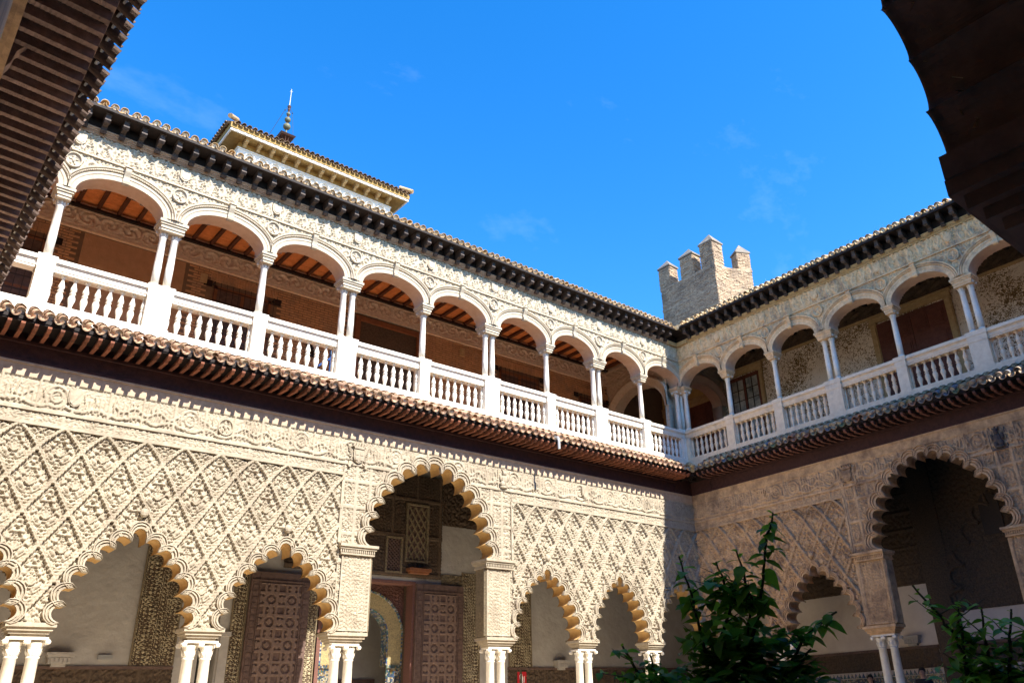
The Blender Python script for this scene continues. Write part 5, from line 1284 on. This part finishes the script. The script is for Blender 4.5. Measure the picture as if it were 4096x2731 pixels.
shrub((-16.8, -13.05, FL), 'low dark leafy shrub before the pair of columns lit half in the sun', [
    ([(-16.75, -13.11, 1.45), (-16.78, -13.08, 1.8), (-16.88, -12.95, 2.1)], 1.2), ([(-16.7, -13.15, 1.45), (-16.70, -13.16, 1.75), (-16.74, -13.10, 2.02)], 1.1)],
    .14, .16, [((-16.70, -13.16, 1.74), (.40, .40, .22), 360)])
shrub((-15.5, -15.0, FL), 'bright green leafy shrub at the bottom right corner', [
    ([(-15.55, -14.94, 1.4), (-15.56, -14.92, 1.75), (-15.57, -14.88, 2.05), (-15.66, -14.70, 2.38)], 1.2),
    ([(-15.55, -14.9, 1.4), (-15.57, -14.9, 1.75), (-15.55, -14.94, 2.2)], 1.2),
    ([(-15.5, -15.05, 1.4), (-15.51, -15.04, 1.8), (-15.49, -15.07, 2.2)], 1.3),
    ([(-15.48, -15.1, 1.4), (-15.46, -15.15, 1.8), (-15.43, -15.24, 2.17)], 1.3),
    ([(-15.46, -15.15, 1.4), (-15.44, -15.22, 1.75), (-15.38, -15.34, 2.1)], 1.3)],
    .125, .60, [((-15.50, -15.05, 1.62), (.32, .40, .22), 380)])
# weeds on the shaded roof edge
mb = MB()
for i in range(46):
    s = random.choice((4.2, 5.6, 6.4, 7.6, 8.9))+random.gauss(0, .22); x, y, z = FB.p(s, .62, 14.18)
    mb.tube([(x, y, z), (x+random.gauss(0, .05), y+random.gauss(0, .05), z+random.uniform(.08, .3))], [.006, .002], 3)
fix(mb.build('roof_weeds', 'leaf_young'), 'thin weeds growing along the tiles of the shaded top eave', 'weeds', kind='stuff')

# ================================================================== SMALL THINGS
mb = MB()
rP = thing('barrier_post', (-12.95, 1.0, 9.05), 'dark blue barrier post with a slanting strap behind the white balusters', 'post')
MB().tube([(-12.95, 1.0, 9.05), (-12.95, 1.0, 10.42)], .045, 10).build('post', 'blue_paint', rP)
MB().lathe([(.16, 9.05), (.16, 9.08), (.05, 9.1)], 12, -12.95, 1.0).build('foot', 'blue_paint', rP)
MB().box(-12.99, -12.91, .95, 1.05, 10.42, 10.58).build('cap', 'glass_blue', rP)
MB().tube([(-12.95, 1.0, 10.35), (-13.6, 1.0, 9.75)], .03, 6).build('strap', 'blue_paint', rP)
fix(MB().tube([FA.p(6.98, 1.02, 8.72), FA.p(6.98, 1.14, 8.70), FA.p(6.98, 1.17, 8.60), FA.p(6.98, 1.17, 8.36)], .04, 8).build('drain_spout', 'steel'), 'small grey drain spout hanging from the sunlit low eave', 'pipe')

# ================================================================== PEOPLE
def skin_chain(name, m, chains, parent, off, sub=1):
    me = bpy.data.meshes.new(name); vs = []; es = []; rs = []
    for ch in chains:
        prev = None
        for p, r, *ref in ch:
            if isinstance(p, int): prev = p; continue
            vs.append(tuple(Vector(p))); rs.append(r)
            if prev is not None: es.append((prev, len(vs)-1))
            prev = len(vs)-1
    me.from_pydata(vs, es, []); o = bpy.data.objects.new(name, me); COL.objects.link(o)
    md = o.modifiers.new('skin', 'SKIN'); s2 = o.modifiers.new('subsurf', 'SUBSURF'); s2.levels = sub; s2.render_levels = sub
    for i, sv in enumerate(me.skin_vertices[0].data):
        q = rs[i]; sv.radius = (q, q) if not isinstance(q, tuple) else q; sv.use_root = (i == 0)
    md.use_smooth_shade = True; me.materials.append(M[m]); 
    dg = bpy.context.evaluated_depsgraph_get(); nm = bpy.data.meshes.new_from_object(o.evaluated_get(dg)); bpy.data.objects.remove(o)
    nm.name = name
    o = bpy.data.objects.new(name, nm); COL.objects.link(o); o.parent = parent; o.location = off
    return o
def person(loc, face, h, label, top, hair, longhair=False, tr='cloth_dark'):
    r = thing('person', loc, label, 'person'); r.rotation_euler = (0, 0, face)        # looks along local -Y
    k = h/1.72
    S_ = lambda *p: tuple(c*k for c in p)
    body = [[(S_(0, 0, .95), (.135*k, .10*k)), (S_(0, -.01, 1.15), (.125*k, .09*k)), (S_(0, 0, 1.36), (.16*k, .10*k)), (S_(0, .01, 1.46), (.065*k, .06*k)), (S_(0, -.01, 1.53), (.058*k, .06*k)), (S_(0, -.02, 1.60), (.078*k, .095*k)), (S_(0, -.01, 1.67), (.066*k, .082*k))]]
    n0 = 0
    for sg in (-1, 1):
        body.append([(2, 0), (S_(sg*.17, 0, 1.40), .052*k), (S_(sg*.22, .02, 1.14), .042*k), (S_(sg*.19, -.12, .95), .034*k), (S_(sg*.16, -.20, .92), .034*k)])
        body.append([(0, 0), (S_(sg*.09, 0, .88), .085*k), (S_(sg*.10, -.01, .50), .058*k), (S_(sg*.10, .02, .10), .042*k), (S_(sg*.10, -.10, .04), .036*k)])
    skin_chain('body', 'skin', body, r, (0, 0, 0), 2)
    shirt = [[(S_(0, 0, .93), (.150*k, .115*k)), (S_(0, -.01, 1.15), (.142*k, .105*k)), (S_(0, 0, 1.36), (.175*k, .112*k)), (S_(0, .01, 1.44), (.085*k, .075*k))]]
    for sg in (-1, 1): shirt.append([(2, 0), (S_(sg*.175, 0, 1.40), .066*k), (S_(sg*.225, .02, 1.14), .056*k), (S_(sg*.20, -.09, .99), .046*k)])
    skin_chain('shirt', top, shirt, r, (0, 0, 0), 2)
    tro = [[(S_(0, 0, .97), (.150*k, .115*k)), (S_(0, 0, .86), (.145*k, .11*k))]]
    for sg in (-1, 1): tro.append([(1, 0), (S_(sg*.095, 0, .78), .092*k), (S_(sg*.10, -.01, .50), .070*k), (S_(sg*.10, .02, .10), .058*k)])
    skin_chain('trousers', tr, tro, r, (0, 0, 0), 2)
    mb = MB()
    v0 = len(mb.v); mb.sphere(S_(0, .018, 1.645), .105*k, 14, (.86, 1.0, 1.02))
    mb.v = [(x, y if z > 1.66*k or y > -.02*k else -.02*k+(y+.02*k)*.1, z) for x, y, z in mb.v]
    if longhair:
        mb.sphere(S_(0, .06, 1.52), .10*k, 12, (.95, .6, 1.5))
    hm = mb.mesh('hair', hair); o = bpy.data.objects.new('hair', hm); COL.objects.link(o); o.parent = r
    mb = MB()
    mb.add([S_(-.014, -.108, 1.585), S_(.014, -.108, 1.585), S_(0, -.130, 1.582), S_(0, -.106, 1.625)], [(0, 1, 2), (0, 2, 3), (2, 1, 3)])
    for sg in (-1, 1): mb.sphere(S_(sg*.080, -.005, 1.60), .024*k, 8, (.4, .8, 1.2))
    fm = mb.mesh('nose_and_ears', 'skin'); o = bpy.data.objects.new('nose_and_ears', fm); COL.objects.link(o); o.parent = r
    mb = MB()
    for sg in (-1, 1): mb.sphere(S_(sg*.032, -.103, 1.618), .010*k, 8, (1.3, .6, .7))
    mb.box(-.024*k, .024*k, -.110*k, -.100*k, 1.555*k, 1.561*k)
    fm = mb.mesh('eyes_and_mouth', 'hair_dark'); o = bpy.data.objects.new('eyes_and_mouth', fm); COL.objects.link(o); o.parent = r
    return r
person((1.2, -3.06, FL), -2.2, 1.62, 'person in a pale shirt seen at the foot of the shaded arcade behind the shrub', 'cloth_white', 'hair_grey')
person((1.0, -3.90, FL), 1.2, 1.60, 'person with light hair seen from behind between shrub and columns', 'cloth_red', 'hair_grey', True)
person((1.2, -4.76, FL), -1.3, 1.62, 'dark haired person just left of the pair of shaded columns', 'cloth_white', 'hair_dark', True)
person((1.2, -6.30, FL), -1.5, 1.72, 'short haired person in dark clothes right of the pair of shaded columns', 'cloth_dark', 'hair_dark')
